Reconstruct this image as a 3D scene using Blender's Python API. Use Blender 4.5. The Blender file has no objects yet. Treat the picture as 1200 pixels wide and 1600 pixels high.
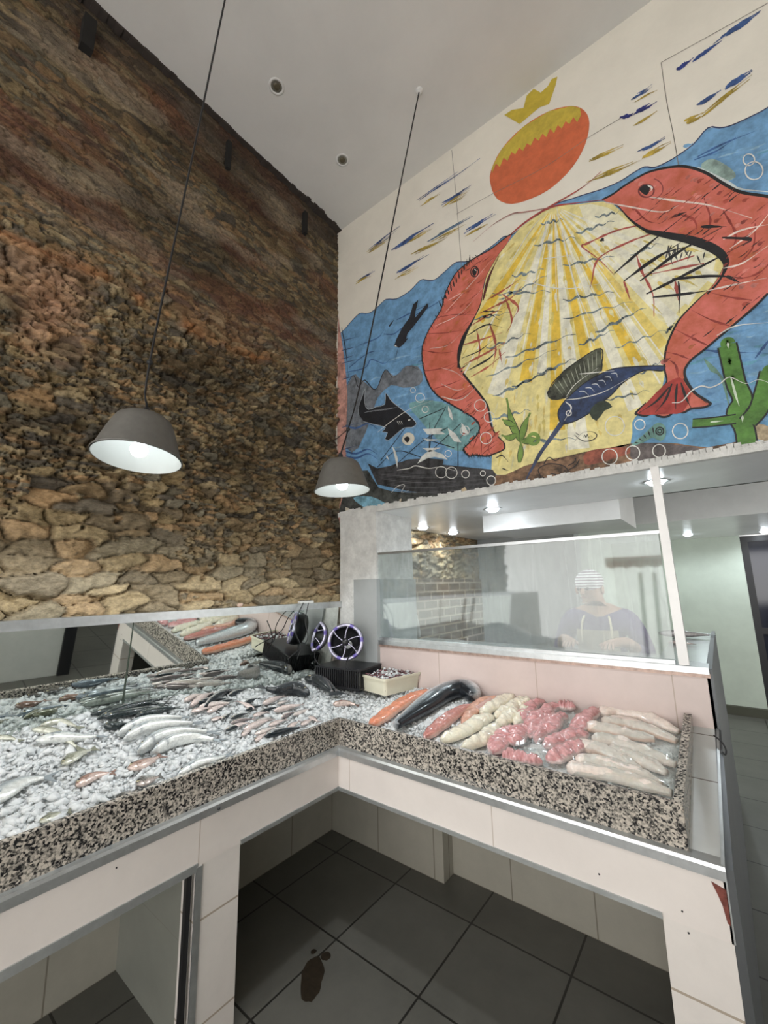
import bpy, bmesh, math, random
import numpy as np
from mathutils import Vector, Matrix, geometry, noise as mnoise
random.seed(7); RNG = np.random.default_rng(7)
scn = bpy.context.scene; COL = scn.collection; PI = math.pi

# ------------------------------------------------------------------ camera
FPX = 650.0
_mx = Vector((-838, 130, FPX)).normalized(); _vy = Vector((520, 105, FPX)).normalized()
AX = -_mx; AZ = AX.cross(_vy).normalized(); AY = AZ.cross(AX)          # world axes seen from the camera (right, down, forward)
def w_from_cam(a, b, c):
    v = Vector((a, b, c)); return Vector((AX.dot(v), AY.dot(v), AZ.dot(v)))
CAMPOS = Vector((0, 0, 1.6))
cam_d = bpy.data.cameras.new('camera'); cam = bpy.data.objects.new('camera', cam_d); COL.objects.link(cam)
r_, u_, b_ = w_from_cam(1, 0, 0), w_from_cam(0, -1, 0), w_from_cam(0, 0, -1)
cam.matrix_world = Matrix(((r_.x, u_.x, b_.x, CAMPOS.x), (r_.y, u_.y, b_.y, CAMPOS.y), (r_.z, u_.z, b_.z, CAMPOS.z), (0, 0, 0, 1)))
cam_d.sensor_fit = 'VERTICAL'; cam_d.sensor_height = 36; cam_d.sensor_width = 27; cam_d.lens = FPX / 1600 * 36
cam_d.clip_start = 0.02; cam_d.clip_end = 200
scn.camera = cam
scn.view_settings.view_transform = 'Standard'; scn.view_settings.look = 'None'
scn.view_settings.gamma = 1; scn.view_settings.use_curve_mapping = False
scn.view_settings.exposure = 0.0
# ------------------------------------------------------------------ daylight from the street side
wd = bpy.data.worlds.new('daylight'); scn.world = wd; wd.use_nodes = True
wd.node_tree.nodes['Background'].inputs[0].default_value = (1.0, 0.985, 0.95, 1)
wd.node_tree.nodes['Background'].inputs[1].default_value = 3.2
SPOT_W = 4.0      # recessed lights in the soffit and the back room
PEND_W = 10.0      # pendant lamps

# ------------------------------------------------------------------ measuring helpers (photo survey -> room coordinates)
def ray(u, v): return w_from_cam(u - 600, v - 800, FPX)
def on_z(u, v, z): d = ray(u, v); return CAMPOS + d * ((z - CAMPOS.z) / d.z)
def on_y(u, v, y): d = ray(u, v); return CAMPOS + d * ((y - CAMPOS.y) / d.y)
def on_x(u, v, x): d = ray(u, v); return CAMPOS + d * ((x - CAMPOS.x) / d.x)
WY = 2.31; WX = -2.27; CZ = 4.71; SZ = 2.13
def bedL(x, y=1.8):
    hx = np.clip((-1.92 - x)/.30, 0, 1); hy = np.clip((1.75 - y)/.7, 0, 1)
    return 0.89 + (-1.62 - x)*0.145 + .075*hx*hx*(3 - 2*hx)*hy
def bedR(y): return 0.885 + (y - 1.66) * 0.145
def on_left(u, v, up=0.0):
    z = 0.93
    for _ in range(30): p = on_z(u, v, z + up); z = z*.5 + .5*float(bedL(p.x, p.y))
    return Vector((p.x, p.y, z))
def on_right(u, v, up=0.0):
    z = 0.93
    for _ in range(12): p = on_z(u, v, z + up); z = bedR(p.y)
    return Vector((p.x, p.y, z))

# ------------------------------------------------------------------ object helpers
def link(name, me, mats, parent=None, smooth=False):
    o = bpy.data.objects.new(name, me); COL.objects.link(o)
    for m in (mats if isinstance(mats, (list, tuple)) else [mats]):
        if m: me.materials.append(m)
    if parent: o.parent = parent
    if smooth:
        me.polygons.foreach_set('use_smooth', [True] * len(me.polygons))
    return o
def obj(name, bm, mats, parent=None, smooth=False):
    me = bpy.data.meshes.new(name); bm.normal_update(); bm.to_mesh(me); bm.free()
    return link(name, me, mats, parent, smooth)
def meshobj(name, verts, faces, mats, parent=None, smooth=False):
    me = bpy.data.meshes.new(name); me.from_pydata([tuple(v) for v in verts], [], faces); me.update()
    return link(name, me, mats, parent, smooth)
def thing(name, label, cat, loc=(0, 0, 0), group=None, rot=(0, 0, 0)):
    o = bpy.data.objects.new(name, None); COL.objects.link(o); o.location = loc; o.rotation_euler = rot
    o.empty_display_size = 0.05
    return tag(o, label, cat, group)
def tag(o, label, cat, group=None, kind=None):
    o['label'] = label; o['category'] = cat
    if group: o['group'] = group
    if kind: o['kind'] = kind
    return o
def struct(o, label=None):
    o['kind'] = 'structure'
    if label: o['label'] = label
    return o
def box(bm, a, b, mi=0):
    (x0, y0, z0), (x1, y1, z1) = a, b
    vs = [bm.verts.new(p) for p in ((x0,y0,z0),(x1,y0,z0),(x1,y1,z0),(x0,y1,z0),(x0,y0,z1),(x1,y0,z1),(x1,y1,z1),(x0,y1,z1))]
    for f in ((0,3,2,1),(4,5,6,7),(0,1,5,4),(1,2,6,5),(2,3,7,6),(3,0,4,7)):
        fc = bm.faces.new([vs[i] for i in f]); fc.material_index = mi
    return vs
def hexa(bm, p, mi=0):   # 8 points: bottom ring, top ring
    vs = [bm.verts.new(q) for q in p]
    for f in ((0,3,2,1),(4,5,6,7),(0,1,5,4),(1,2,6,5),(2,3,7,6),(3,0,4,7)):
        bm.faces.new([vs[i] for i in f]).material_index = mi
def boxo(name, a, b, m, parent=None, bev=0.0):
    bm = bmesh.new(); box(bm, a, b)
    if bev: bmesh.ops.bevel(bm, geom=bm.edges[:], offset=bev, segments=2, affect='EDGES')
    return obj(name, bm, m, parent)
def prism(bm, poly, axis, a, b):      # poly of 2D points extruded along an axis index
    def P(q, t):
        c = list(q); c.insert(axis, t); return c
    lo = [bm.verts.new(P(q, a)) for q in poly]; hi = [bm.verts.new(P(q, b)) for q in poly]
    n = len(poly); bm.faces.new(lo[::-1]); bm.faces.new(hi)
    for i in range(n): bm.faces.new((lo[i], lo[(i+1) % n], hi[(i+1) % n], hi[i]))
    bmesh.ops.recalc_face_normals(bm, faces=bm.faces[:])
def lathe(bm, prof, n=32, c=(0, 0, 0), cap=False):
    rings = []
    for r, z in prof:
        rings.append([bm.verts.new((c[0] + r * math.cos(2*PI*k/n), c[1] + r * math.sin(2*PI*k/n), c[2] + z)) for k in range(n)])
    for i in range(len(rings) - 1):
        for k in range(n): bm.faces.new((rings[i][k], rings[i][(k+1) % n], rings[i+1][(k+1) % n], rings[i+1][k]))
    if cap: bm.faces.new(rings[0][::-1]); bm.faces.new(rings[-1])
def smoothpath(pts, sub=6):
    pts = [Vector(p) for p in pts]
    if len(pts) < 3: return pts
    out = []; P = [pts[0]*2 - pts[1]] + pts + [pts[-1]*2 - pts[-2]]
    for i in range(1, len(P) - 2):
        for s in range(sub):
            t = s / sub; a, b, c, d = P[i-1], P[i], P[i+1], P[i+2]
            out.append(0.5 * ((2*b) + (c - a)*t + (2*a - 5*b + 4*c - d)*t*t + (3*b - a - 3*c + d)*t**3))
    out.append(pts[-1]); return out
def tube(bm, pts, r, n=8, mi=0):
    rings = []; up = Vector((0, 0, 1)); N = len(pts)
    for i, p in enumerate(pts):
        d = (Vector(pts[min(i+1, N-1)]) - Vector(pts[max(i-1, 0)])).normalized()
        s = d.cross(up if abs(d.z) < .95 else Vector((1, 0, 0))).normalized(); t = s.cross(d)
        rr = r[i] if isinstance(r, (list, tuple)) else r
        rings.append([bm.verts.new(Vector(p) + s*rr*math.cos(2*PI*k/n) + t*rr*math.sin(2*PI*k/n)) for k in range(n)])
    for i in range(N - 1):
        for k in range(n): bm.faces.new((rings[i][k], rings[i][(k+1) % n], rings[i+1][(k+1) % n], rings[i+1][k])).material_index = mi
    bm.faces.new(rings[0][::-1]).material_index = mi; bm.faces.new(rings[-1]).material_index = mi
def tubeo(name, pts, r, m, parent=None, n=8, sub=6):
    bm = bmesh.new(); tube(bm, smoothpath(pts, sub), r, n); return obj(name, bm, m, parent, True)
def copy_tree(o, parent=None):
    c = o.copy(); COL.objects.link(c); c.parent = parent
    for ch in list(o.children): copy_tree(ch, c)
    return c

# ------------------------------------------------------------------ materials
MC = {}
def NT(name):
    m = bpy.data.materials.new(name); m.use_nodes = True; nt = m.node_tree
    return m, nt, nt.nodes, nt.links, nt.nodes['Principled BSDF']
def C4(c): return (c[0], c[1], c[2], 1)
def plain(name, col, rough=.5, metal=0, var=0.0, scale=8, bump=0.0, bscale=60, coat=0, col2=None, spec=.5):
    if name in MC: return MC[name]
    m, nt, N, L, B = NT(name)
    B.inputs['Base Color'].default_value = C4(col); B.inputs['Roughness'].default_value = rough; B.inputs['Metallic'].default_value = metal
    B.inputs['Coat Weight'].default_value = coat; B.inputs['Coat Roughness'].default_value = .08; B.inputs['Specular IOR Level'].default_value = spec
    tc = N.new('ShaderNodeTexCoord')
    if var or col2:
        nz = N.new('ShaderNodeTexNoise'); nz.inputs['Scale'].default_value = scale; nz.inputs['Detail'].default_value = 6; nz.inputs['Roughness'].default_value = .65
        L.new(tc.outputs['Object'], nz.inputs['Vector'])
        mp = N.new('ShaderNodeValToRGB'); c2 = col2 or [max(0, c*(1-var)) for c in col]
        mp.color_ramp.elements[0].position = .35; mp.color_ramp.elements[1].position = .65
        mp.color_ramp.elements[0].color = C4(c2); mp.color_ramp.elements[1].color = C4([min(1, c*(1+var*.5)) for c in col])
        L.new(nz.outputs['Fac'], mp.inputs['Fac']); L.new(mp.outputs['Color'], B.inputs['Base Color'])
    if bump:
        n2 = N.new('ShaderNodeTexNoise'); n2.inputs['Scale'].default_value = bscale; n2.inputs['Detail'].default_value = 5
        L.new(tc.outputs['Object'], n2.inputs['Vector'])
        bp = N.new('ShaderNodeBump'); bp.inputs['Strength'].default_value = bump; bp.inputs['Distance'].default_value = .01
        L.new(n2.outputs['Fac'], bp.inputs['Height']); L.new(bp.outputs['Normal'], B.inputs['Normal'])
    MC[name] = m; return m
def emis(name, col, s):
    m, nt, N, L, B = NT(name)
    B.inputs['Base Color'].default_value = C4(col); B.inputs['Emission Color'].default_value = C4(col); B.inputs['Emission Strength'].default_value = s
    return m
def tiles(name, col, grout, lines, width=.003, rough=.3, var=.06, bump=.1):
    """lines: {axis: [(offset, period)]} grout lines where that coordinate hits offset + k*period"""
    m, nt, N, L, B = NT(name)
    geo = N.new('ShaderNodeNewGeometry'); sp = N.new('ShaderNodeSeparateXYZ'); L.new(geo.outputs['Position'], sp.inputs[0])
    sn = N.new('ShaderNodeSeparateXYZ'); L.new(geo.outputs['Normal'], sn.inputs[0])
    tot = None
    def M(op, a, b=None, c=None):
        n = N.new('ShaderNodeMath'); n.operation = op
        for i, x in enumerate((a, b, c)):
            if x is None: continue
            if isinstance(x, (int, float)): n.inputs[i].default_value = x
            else: L.new(x, n.inputs[i])
        return n.outputs[0]
    for ax, ls in lines.items():
        o = sp.outputs[ax]
        mask = M('LESS_THAN', M('ABSOLUTE', sn.outputs[ax]), .6)
        for off, per in ls:
            a = M('SUBTRACT', o, off - per/2); a = M('FLOORED_MODULO', a, per); a = M('ABSOLUTE', M('SUBTRACT', a, per/2))
            l = M('MULTIPLY', M('LESS_THAN', a, width/2), mask)
            tot = l if tot is None else M('MAXIMUM', tot, l)
    nz = N.new('ShaderNodeTexNoise'); nz.inputs['Scale'].default_value = 3.5; nz.inputs['Detail'].default_value = 8; nz.inputs['Roughness'].default_value = .7
    L.new(geo.outputs['Position'], nz.inputs['Vector'])
    rp = N.new('ShaderNodeValToRGB'); rp.color_ramp.elements[0].position = .3; rp.color_ramp.elements[1].position = .7
    rp.color_ramp.elements[0].color = C4([c*(1-var*2) for c in col]); rp.color_ramp.elements[1].color = C4([min(1, c*(1+var)) for c in col])
    L.new(nz.outputs['Fac'], rp.inputs['Fac'])
    mx = N.new('ShaderNodeMix'); mx.data_type = 'RGBA'; L.new(rp.outputs['Color'], mx.inputs[6]); mx.inputs[7].default_value = C4(grout)
    if tot is not None: L.new(tot, mx.inputs[0])
    else: mx.inputs[0].default_value = 0
    L.new(mx.outputs[2], B.inputs['Base Color']); B.inputs['Roughness'].default_value = rough
    bp = N.new('ShaderNodeBump'); bp.inputs['Strength'].default_value = bump; bp.inputs['Distance'].default_value = .004
    if tot is not None:
        inv = M('SUBTRACT', nz.outputs['Fac'], tot); L.new(inv, bp.inputs['Height'])
    else: L.new(nz.outputs['Fac'], bp.inputs['Height'])
    L.new(bp.outputs['Normal'], B.inputs['Normal'])
    return m
def attrmat(name, rough=.4, coat=0, metal=0, nscale=40, nvar=.25, bump=.3, bscale=80, spec=.5, sub=0, stretch=(1,1,1)):
    m, nt, N, L, B = NT(name)
    at = N.new('ShaderNodeAttribute'); at.attribute_name = 'Col'
    tc = N.new('ShaderNodeTexCoord'); mp = N.new('ShaderNodeMapping'); mp.inputs['Scale'].default_value = stretch
    L.new(tc.outputs['Object'], mp.inputs['Vector'])
    nz = N.new('ShaderNodeTexNoise'); nz.inputs['Scale'].default_value = nscale; nz.inputs['Detail'].default_value = 8; nz.inputs['Roughness'].default_value = .7
    L.new(mp.outputs['Vector'], nz.inputs['Vector'])
    rp = N.new('ShaderNodeMapRange'); rp.inputs['From Min'].default_value = .3; rp.inputs['From Max'].default_value = .7
    rp.inputs['To Min'].default_value = 1 - nvar; rp.inputs['To Max'].default_value = 1 + nvar
    L.new(nz.outputs['Fac'], rp.inputs['Value'])
    vm = N.new('ShaderNodeVectorMath'); vm.operation = 'SCALE'; L.new(at.outputs['Color'], vm.inputs[0]); L.new(rp.outputs['Result'], vm.inputs['Scale'])
    L.new(vm.outputs[0], B.inputs['Base Color']); B.inputs['Roughness'].default_value = rough; B.inputs['Coat Weight'].default_value = coat
    B.inputs['Coat Roughness'].default_value = .1; B.inputs['Metallic'].default_value = metal; B.inputs['Specular IOR Level'].default_value = spec
    if sub: B.inputs['Subsurface Weight'].default_value = sub; B.inputs['Subsurface Radius'].default_value = (.01, .004, .003)
    n2 = N.new('ShaderNodeTexNoise'); n2.inputs['Scale'].default_value = bscale; n2.inputs['Detail'].default_value = 8
    L.new(mp.outputs['Vector'], n2.inputs['Vector'])
    bp = N.new('ShaderNodeBump'); bp.inputs['Strength'].default_value = bump; bp.inputs['Distance'].default_value = .006
    L.new(n2.outputs['Fac'], bp.inputs['Height']); L.new(bp.outputs['Normal'], B.inputs['Normal'])
    return m

M_ceiling = plain('ceiling_paint', (.72, .71, .69), .8, var=.05, scale=2, bump=.05)
M_cream = plain('cream_plaster', (.84, .80, .71), .6, var=.06, scale=3, bump=.15, bscale=40)
M_white = plain('white_paint', (.78, .78, .77), .35, var=.06, scale=4, bump=.15, bscale=30)
M_rough = plain('flaking_white_plaster', (.74, .74, .72), .7, var=.18, scale=14, bump=.6, bscale=60)
M_grayp = plain('grey_panel', (.42, .44, .44), .5, var=.08, scale=5)
M_green = plain('pale_green_wall', (.54, .60, .52), .5, var=.08, scale=3)
M_alu = plain('brushed_aluminium', (.62, .64, .65), .32, metal=.85, var=.12, scale=20)
M_alum = plain('dull_aluminium', (.50, .52, .52), .42, metal=.7, var=.15, scale=12)
M_black = plain('black_plastic', (.015, .015, .017), .35)
M_dkmetal = plain('dark_steel', (.125, .132, .138), .42, metal=.5, var=.1, scale=3)
M_wire = plain('black_cable', (.01, .01, .012), .5)
M_rust = plain('chipped_red_brick', (.20, .06, .045), .9, var=.4, scale=60, bump=.5)
M_grout = plain('brown_grout', (.30, .24, .19), .8)
M_fascia = tiles('fascia_tile', (.80, .74, .70), (.55, .47, .41), {0: [(on_y(768, 1270, 1.63).x, 40), (-1.525, 40)], 1: [(on_x(313, 1290, -1.6).y, 40)]}, .004, .28, .03)
M_leg = tiles('leg_tile', (.78, .73, .69), (.42, .35, .28), {2: [(.43, 40), (.10, 40)]}, .007, .3, .04)
M_under = tiles('under_counter_tile', (.42, .40, .34), (.22, .20, .16), {2: [(.33, .33)], 0: [(-.62, .40)], 1: [(1.86, .40)]}, .006, .3, .06)
M_pink = tiles('pink_tile', (.68, .565, .53), (.50, .40, .34), {0: [(on_y(686, 1040, WY).x, 40), (on_y(838, 1060, WY).x, 40), (on_y(1054, 1090, WY).x, 40), (on_y(572, 1020, WY).x, 40)]}, .005, .25, .04)
M_ledge = tiles('ledge_tile', (.66, .68, .67), (.16, .14, .12), {1: [(1.99, 40), (2.26, 40)]}, .005, .3, .04)
M_floor = tiles('grey_floor_tile', (.13, .128, .112), (.02, .019, .016), {0: [(-1.123, .453)], 1: [(1.592, .454)]}, .009, .42, .10, .2)

def granite(name, base, dark, light, sc):
    m, nt, N, L, B = NT(name)
    tc = N.new('ShaderNodeTexCoord')
    v = N.new('ShaderNodeTexVoronoi'); v.inputs['Scale'].default_value = sc; L.new(tc.outputs['Object'], v.inputs['Vector'])
    nz = N.new('ShaderNodeTexNoise'); nz.inputs['Scale'].default_value = sc*.9; nz.inputs['Detail'].default_value = 4; nz.inputs['Distortion'].default_value = .6
    L.new(tc.outputs['Object'], nz.inputs['Vector'])
    sx = N.new('ShaderNodeSeparateXYZ'); L.new(v.outputs['Color'], sx.inputs[0])
    ad = N.new('ShaderNodeMath'); ad.operation = 'MULTIPLY_ADD'; L.new(sx.outputs[0], ad.inputs[0]); ad.inputs[1].default_value = .38; 
    ml = N.new('ShaderNodeMath'); ml.operation = 'MULTIPLY'; L.new(nz.outputs['Fac'], ml.inputs[0]); ml.inputs[1].default_value = .62; L.new(ml.outputs[0], ad.inputs[2])
    rp = N.new('ShaderNodeValToRGB'); rp.color_ramp.interpolation = 'LINEAR'; e = rp.color_ramp.elements
    e[0].position = .36; e[0].color = C4(dark); e[1].position = .44; e[1].color = C4([c*.5 for c in base])
    k = e.new(.52); k.color = C4(base); k = e.new(.66); k.color = C4(light)
    L.new(ad.outputs[0], rp.inputs['Fac']); L.new(rp.outputs['Color'], B.inputs['Base Color']); B.inputs['Roughness'].default_value = .22
    return m
M_granite = granite('speckled_granite', (.31, .285, .25), (.012, .012, .014), (.56, .50, .43), 150)

# clouded glass: clear film + wet haze streaked in patches
def fogglass(name, lo, hi, tint=(.80, .83, .82), gloss=.10, grough=.04):
    m, nt, N, L, B = NT(name); N.remove(B); out = N['Material Output']
    tr = N.new('ShaderNodeBsdfTransparent'); tr.inputs[0].default_value = (.93, .96, .95, 1)
    df = N.new('ShaderNodeBsdfDiffuse'); df.inputs[0].default_value = C4(tint)
    tl = N.new('ShaderNodeBsdfTranslucent'); tl.inputs[0].default_value = C4(tint)
    hz = N.new('ShaderNodeMixShader'); hz.inputs[0].default_value = .5; L.new(df.outputs[0], hz.inputs[1]); L.new(tl.outputs[0], hz.inputs[2])
    gl = N.new('ShaderNodeBsdfGlossy'); gl.inputs['Roughness'].default_value = grough; gl.inputs[0].default_value = (.9, .9, .9, 1)
    geo = N.new('ShaderNodeTexCoord')
    mp = N.new('ShaderNodeMapping'); mp.inputs['Scale'].default_value = (1, 1, .45); L.new(geo.outputs['Object'], mp.inputs['Vector'])
    nz = N.new('ShaderNodeTexNoise'); nz.inputs['Scale'].default_value = 3.2; nz.inputs['Detail'].default_value = 7; nz.inputs['Roughness'].default_value = .6
    L.new(mp.outputs['Vector'], nz.inputs['Vector'])
    mr = N.new('ShaderNodeMapRange'); mr.inputs['From Min'].default_value = .35; mr.inputs['From Max'].default_value = .65
    mr.inputs['To Min'].default_value = lo; mr.inputs['To Max'].default_value = hi; L.new(nz.outputs['Fac'], mr.inputs['Value'])
    # drips: thin vertical clear runs
    m2 = N.new('ShaderNodeMapping'); m2.inputs['Scale'].default_value = (1, 1, .05); L.new(geo.outputs['Object'], m2.inputs['Vector'])
    n2 = N.new('ShaderNodeTexNoise'); n2.inputs['Scale'].default_value = 42; n2.inputs['Detail'].default_value = 2; L.new(m2.outputs['Vector'], n2.inputs['Vector'])
    m3 = N.new('ShaderNodeMapRange'); m3.inputs['From Min'].default_value = .60; m3.inputs['From Max'].default_value = .66; m3.inputs['To Min'].default_value = 1; m3.inputs['To Max'].default_value = .55
    L.new(n2.outputs['Fac'], m3.inputs['Value'])
    mu = N.new('ShaderNodeMath'); mu.operation = 'MULTIPLY'; L.new(mr.outputs[0], mu.inputs[0]); L.new(m3.outputs[0], mu.inputs[1])
    a = N.new('ShaderNodeMixShader'); L.new(mu.outputs[0], a.inputs[0]); L.new(tr.outputs[0], a.inputs[1]); L.new(hz.outputs[0], a.inputs[2])
    b = N.new('ShaderNodeMixShader'); b.inputs[0].default_value = gloss; L.new(a.outputs[0], b.inputs[1]); L.new(gl.outputs[0], b.inputs[2])
    L.new(b.outputs[0], out.inputs['Surface']); return m
M_fog = fogglass('fogged_glass', .06, .36, (.34, .36, .35), .09)
M_film = fogglass('plastic_film', .04, .22, (.85, .86, .86), .10, .12)

# ------------------------------------------------------------------ structure: floor, ceiling, walls
struct(boxo('floor', (-2.6, -2.4, -.1), (4.2, 7.6, 0), M_floor))
struct(boxo('ceiling', (-2.6, -2.4, CZ), (4.2, WY + .2, CZ + .12), M_ceiling))
struct(boxo('wall_right_mural', (WX - .2, WY, SZ + .03), (3.2, WY + .22, CZ), M_cream))
struct(boxo('wall_south_light_cut', (-2.6, -2.6, 2.95), (2.75, -2.4, CZ), M_cream))  # unseen lintel added to hold daylight off the upper room
struct(boxo('wall_east', (2.6, -2.2, 0), (2.75, 3.2, CZ), plain('east_bounce_cut', (.30, .29, .27), .7, var=.05)))  # unseen wall, dark tone set to block light from the east
struct(boxo('wall_left_lower', (-2.6, -2.4, 0), (-2.335, 7.6, 1.452), M_under))

# rubble stone wall: numeric masonry relief
def hash2(ix, iy, s):
    h = (ix.astype(np.int64) * 374761393 + iy.astype(np.int64) * 668265263 + s * 982451653) & 0xffffffff
    h = ((h ^ (h >> 13)) * 1274126177) & 0xffffffff
    return ((h ^ (h >> 16)) & 0xffffff) / float(0xffffff)
def vnoise(x, y, s):
    ix, iy = np.floor(x), np.floor(y); fx, fy = x - ix, y - iy; fx = fx*fx*(3-2*fx); fy = fy*fy*(3-2*fy)
    a, b, c, d = hash2(ix, iy, s), hash2(ix+1, iy, s), hash2(ix, iy+1, s), hash2(ix+1, iy+1, s)
    return (a*(1-fx) + b*fx)*(1-fy) + (c*(1-fx) + d*fx)*fy
def fbm(x, y, s, o=4):
    t = 0; a = .5; n = 0
    for k in range(o): t = t + a*vnoise(x, y, s+k); n += a; a *= .5; x = x*2.03; y = y*2.03
    return t/n
def worley(x, y, s):
    ix, iy = np.floor(x), np.floor(y); f1 = np.full(x.shape, 9.); f2 = f1.copy(); idd = np.zeros(x.shape); cx = x*0; cy = x*0
    for dx in (-1, 0, 1):
        for dy in (-1, 0, 1):
            jx, jy = ix+dx, iy+dy; px = jx + .1 + .8*hash2(jx, jy, s); py = jy + .1 + .8*hash2(jx, jy, s+1)
            wgt = .75 + .5*hash2(jx, jy, s+3)
            d = np.maximum(np.abs(x-px)*.92, np.hypot(x-px, y-py)*1.0)*wgt
            n1 = d < f1; f2 = np.where(n1, f1, np.minimum(f2, d)); f1 = np.where(n1, d, f1)
            idd = np.where(n1, hash2(jx, jy, s+2), idd); cx = np.where(n1, x-px, cx); cy = np.where(n1, y-py, cy)
    return f1, f2, idd, cx, cy
def stone_field(y, z):
    wy = y + .16*(fbm(y*3, z*3, 11)-.5) + .05*(fbm(y*13, z*17, 12)-.5); wz = z + .10*(fbm(y*2.2, z*4, 21)-.5) + .035*(fbm(y*9, z*12, 22)-.5) + .016*(fbm(y*26, z*30, 23)-.5)
    big = np.clip((2.25 - z)/.5 + (fbm(y*2, z*2, 5)-.5)*2, 0, 1)
    A = worley(wy/.12, wz/.036, 31); B = worley(wy/.055, wz/.017, 41); Cc = worley(wy/.19, wz/.070, 51)
    sel = fbm(y*4, z*5, 61)
    useC = (big > .5) & (sel > .40); useB = (~useC) & (sel < .53)
    f1 = np.where(useC, Cc[0], np.where(useB, B[0], A[0])); f2 = np.where(useC, Cc[1], np.where(useB, B[1], A[1]))
    i_ = np.where(useC, Cc[2], np.where(useB, B[2], A[2])); cx = np.where(useC, Cc[3], np.where(useB, B[3], A[3])); cy = np.where(useC, Cc[4], np.where(useB, B[4], A[4]))
    e = np.clip((f2-f1)/.16, 0, 1); e = e*e*(3-2*e)
    rough = np.clip((3.45 - z)/.35, .22, 1)                     # smeared mortar and brick near the top
    h = ((i_-.5)*.055 + cx*(((i_*7.3) % 1)-.5)*.035 + cy*(((i_*13.7) % 1)-.4)*.03)*rough*np.where(useB, .7, 1) + (e-1)*.028*rough
    h += (fbm(y*22, z*34, 71, 4)-.5)*.034*rough + (np.abs(fbm(y*8, z*34, 76, 5)-.5)-.12)*.085*rough*np.clip((z-1.9)/.4, .25, 1) + (fbm(y*2.5, z*2.5, 81, 3)-.5)*.05
    # colour of the stone itself
    pal = np.array([(.145,.100,.052),(.19,.140,.072),(.10,.075,.045),(.24,.185,.105),(.125,.108,.075),(.070,.058,.043),(.22,.14,.07)])
    k = (i_*991 % 7).astype(int) % 7
    c = pal[k]
    c = c*(.7 + .6*fbm(y*14, z*26, 91)[..., None])
    lowp = np.clip((2.05 - z)/.35, 0, 1)[..., None]             # paler, yellower stones low down
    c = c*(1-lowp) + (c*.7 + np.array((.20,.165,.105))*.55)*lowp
    red = np.clip((fbm(y*2.2+3, z*6, 101)-.50)*7, 0, 1)*np.clip((z-3.0)/.5, 0, 1)
    c = c*(1-red[..., None]*.6) + np.array((.165,.060,.034))*red[..., None]*.6
    pl = np.clip((fbm(y*3+9, z*8, 111)-.54)*8, 0, 1)*np.clip((z-3.1)/.6, 0, 1)
    c = c*(1-pl[..., None]*.6) + np.array((.30,.24,.175))*pl[..., None]*.6
    zb = 3.16 + .03*np.sin(y*4); band = np.clip(1-np.abs(z-zb-(fbm(y*3, z*3, 121)-.5)*.1)/.055, 0, 1)*np.clip(1.75-y, 0, .25)*4*np.clip((fbm(y*5, z*2, 122)-.30)*6, 0, 1)
    c = c*(1-band[..., None]*.8) + np.array((.30,.125,.045))*band[..., None]*.8
    pt = np.clip(1.4-np.hypot((y-.42)/.17, (z-2.95)/.22)-(fbm(y*8, z*8, 123)-.5), 0, 1)
    c = c*(1-pt[..., None]*.75) + np.array((.33,.19,.115))*pt[..., None]*.75
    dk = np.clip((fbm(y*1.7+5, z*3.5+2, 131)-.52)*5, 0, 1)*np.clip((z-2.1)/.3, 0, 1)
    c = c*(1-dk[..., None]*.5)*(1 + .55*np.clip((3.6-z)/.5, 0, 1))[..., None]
    joint = np.clip(1-e*1.6, 0, 1)
    c = c*(1-joint[..., None]*.45) + np.array((.16,.125,.08))*joint[..., None]*lowp*.45
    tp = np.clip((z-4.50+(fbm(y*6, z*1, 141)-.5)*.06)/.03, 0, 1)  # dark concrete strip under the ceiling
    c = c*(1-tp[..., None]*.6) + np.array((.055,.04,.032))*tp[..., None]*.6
    return h, c
def stone_mesh(name, y0, y1, z0, z1, step, x0):
    ny, nz = int((y1-y0)/step)+1, int((z1-z0)/step)+1
    Y, Z = np.meshgrid(np.linspace(y0, y1, ny), np.linspace(z0, z1, nz))
    h, c = stone_field(Y, Z)
    V = np.stack([x0 + np.clip(h, -.09, .055), Y, Z], -1).reshape(-1, 3)
    i = np.arange((ny)*(nz)).reshape(nz, ny); F = np.stack([i[:-1, :-1], i[:-1, 1:], i[1:, 1:], i[1:, :-1]], -1).reshape(-1, 4)
    me = bpy.data.meshes.new(name); me.vertices.add(len(V)); me.vertices.foreach_set('co', V.ravel())
    me.loops.add(F.size); me.loops.foreach_set('vertex_index', F.ravel().astype(np.int32))
    me.polygons.add(len(F)); me.polygons.foreach_set('loop_start', np.arange(0, F.size, 4, dtype=np.int32)); me.polygons.foreach_set('loop_total', np.full(len(F), 4, dtype=np.int32))
    me.update(calc_edges=True)
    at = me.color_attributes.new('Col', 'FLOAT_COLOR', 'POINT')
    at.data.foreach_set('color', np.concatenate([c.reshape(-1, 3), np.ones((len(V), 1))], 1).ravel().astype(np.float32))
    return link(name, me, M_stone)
M_stone = attrmat('rubble_stone', rough=.72, nscale=45, nvar=.42, bump=.9, bscale=70, spec=.35, stretch=(1, 1, 1.8))
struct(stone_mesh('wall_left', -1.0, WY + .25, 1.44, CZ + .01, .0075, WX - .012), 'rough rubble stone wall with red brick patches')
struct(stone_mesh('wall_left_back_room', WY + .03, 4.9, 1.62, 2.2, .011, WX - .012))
bm = bmesh.new()
for (u, v, w, h) in ((137, 55, .055, .20), (355, 245, .03, .22), (475, 350, .03, .20)):
    p = on_x(u, v, WX + .0)
    box(bm, (WX - .03, p.y - w/2, p.z - h/2), (WX + .028, p.y + w/2, p.z + h/2))
    bmesh.ops.recalc_face_normals(bm, faces=bm.faces[:])
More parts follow.
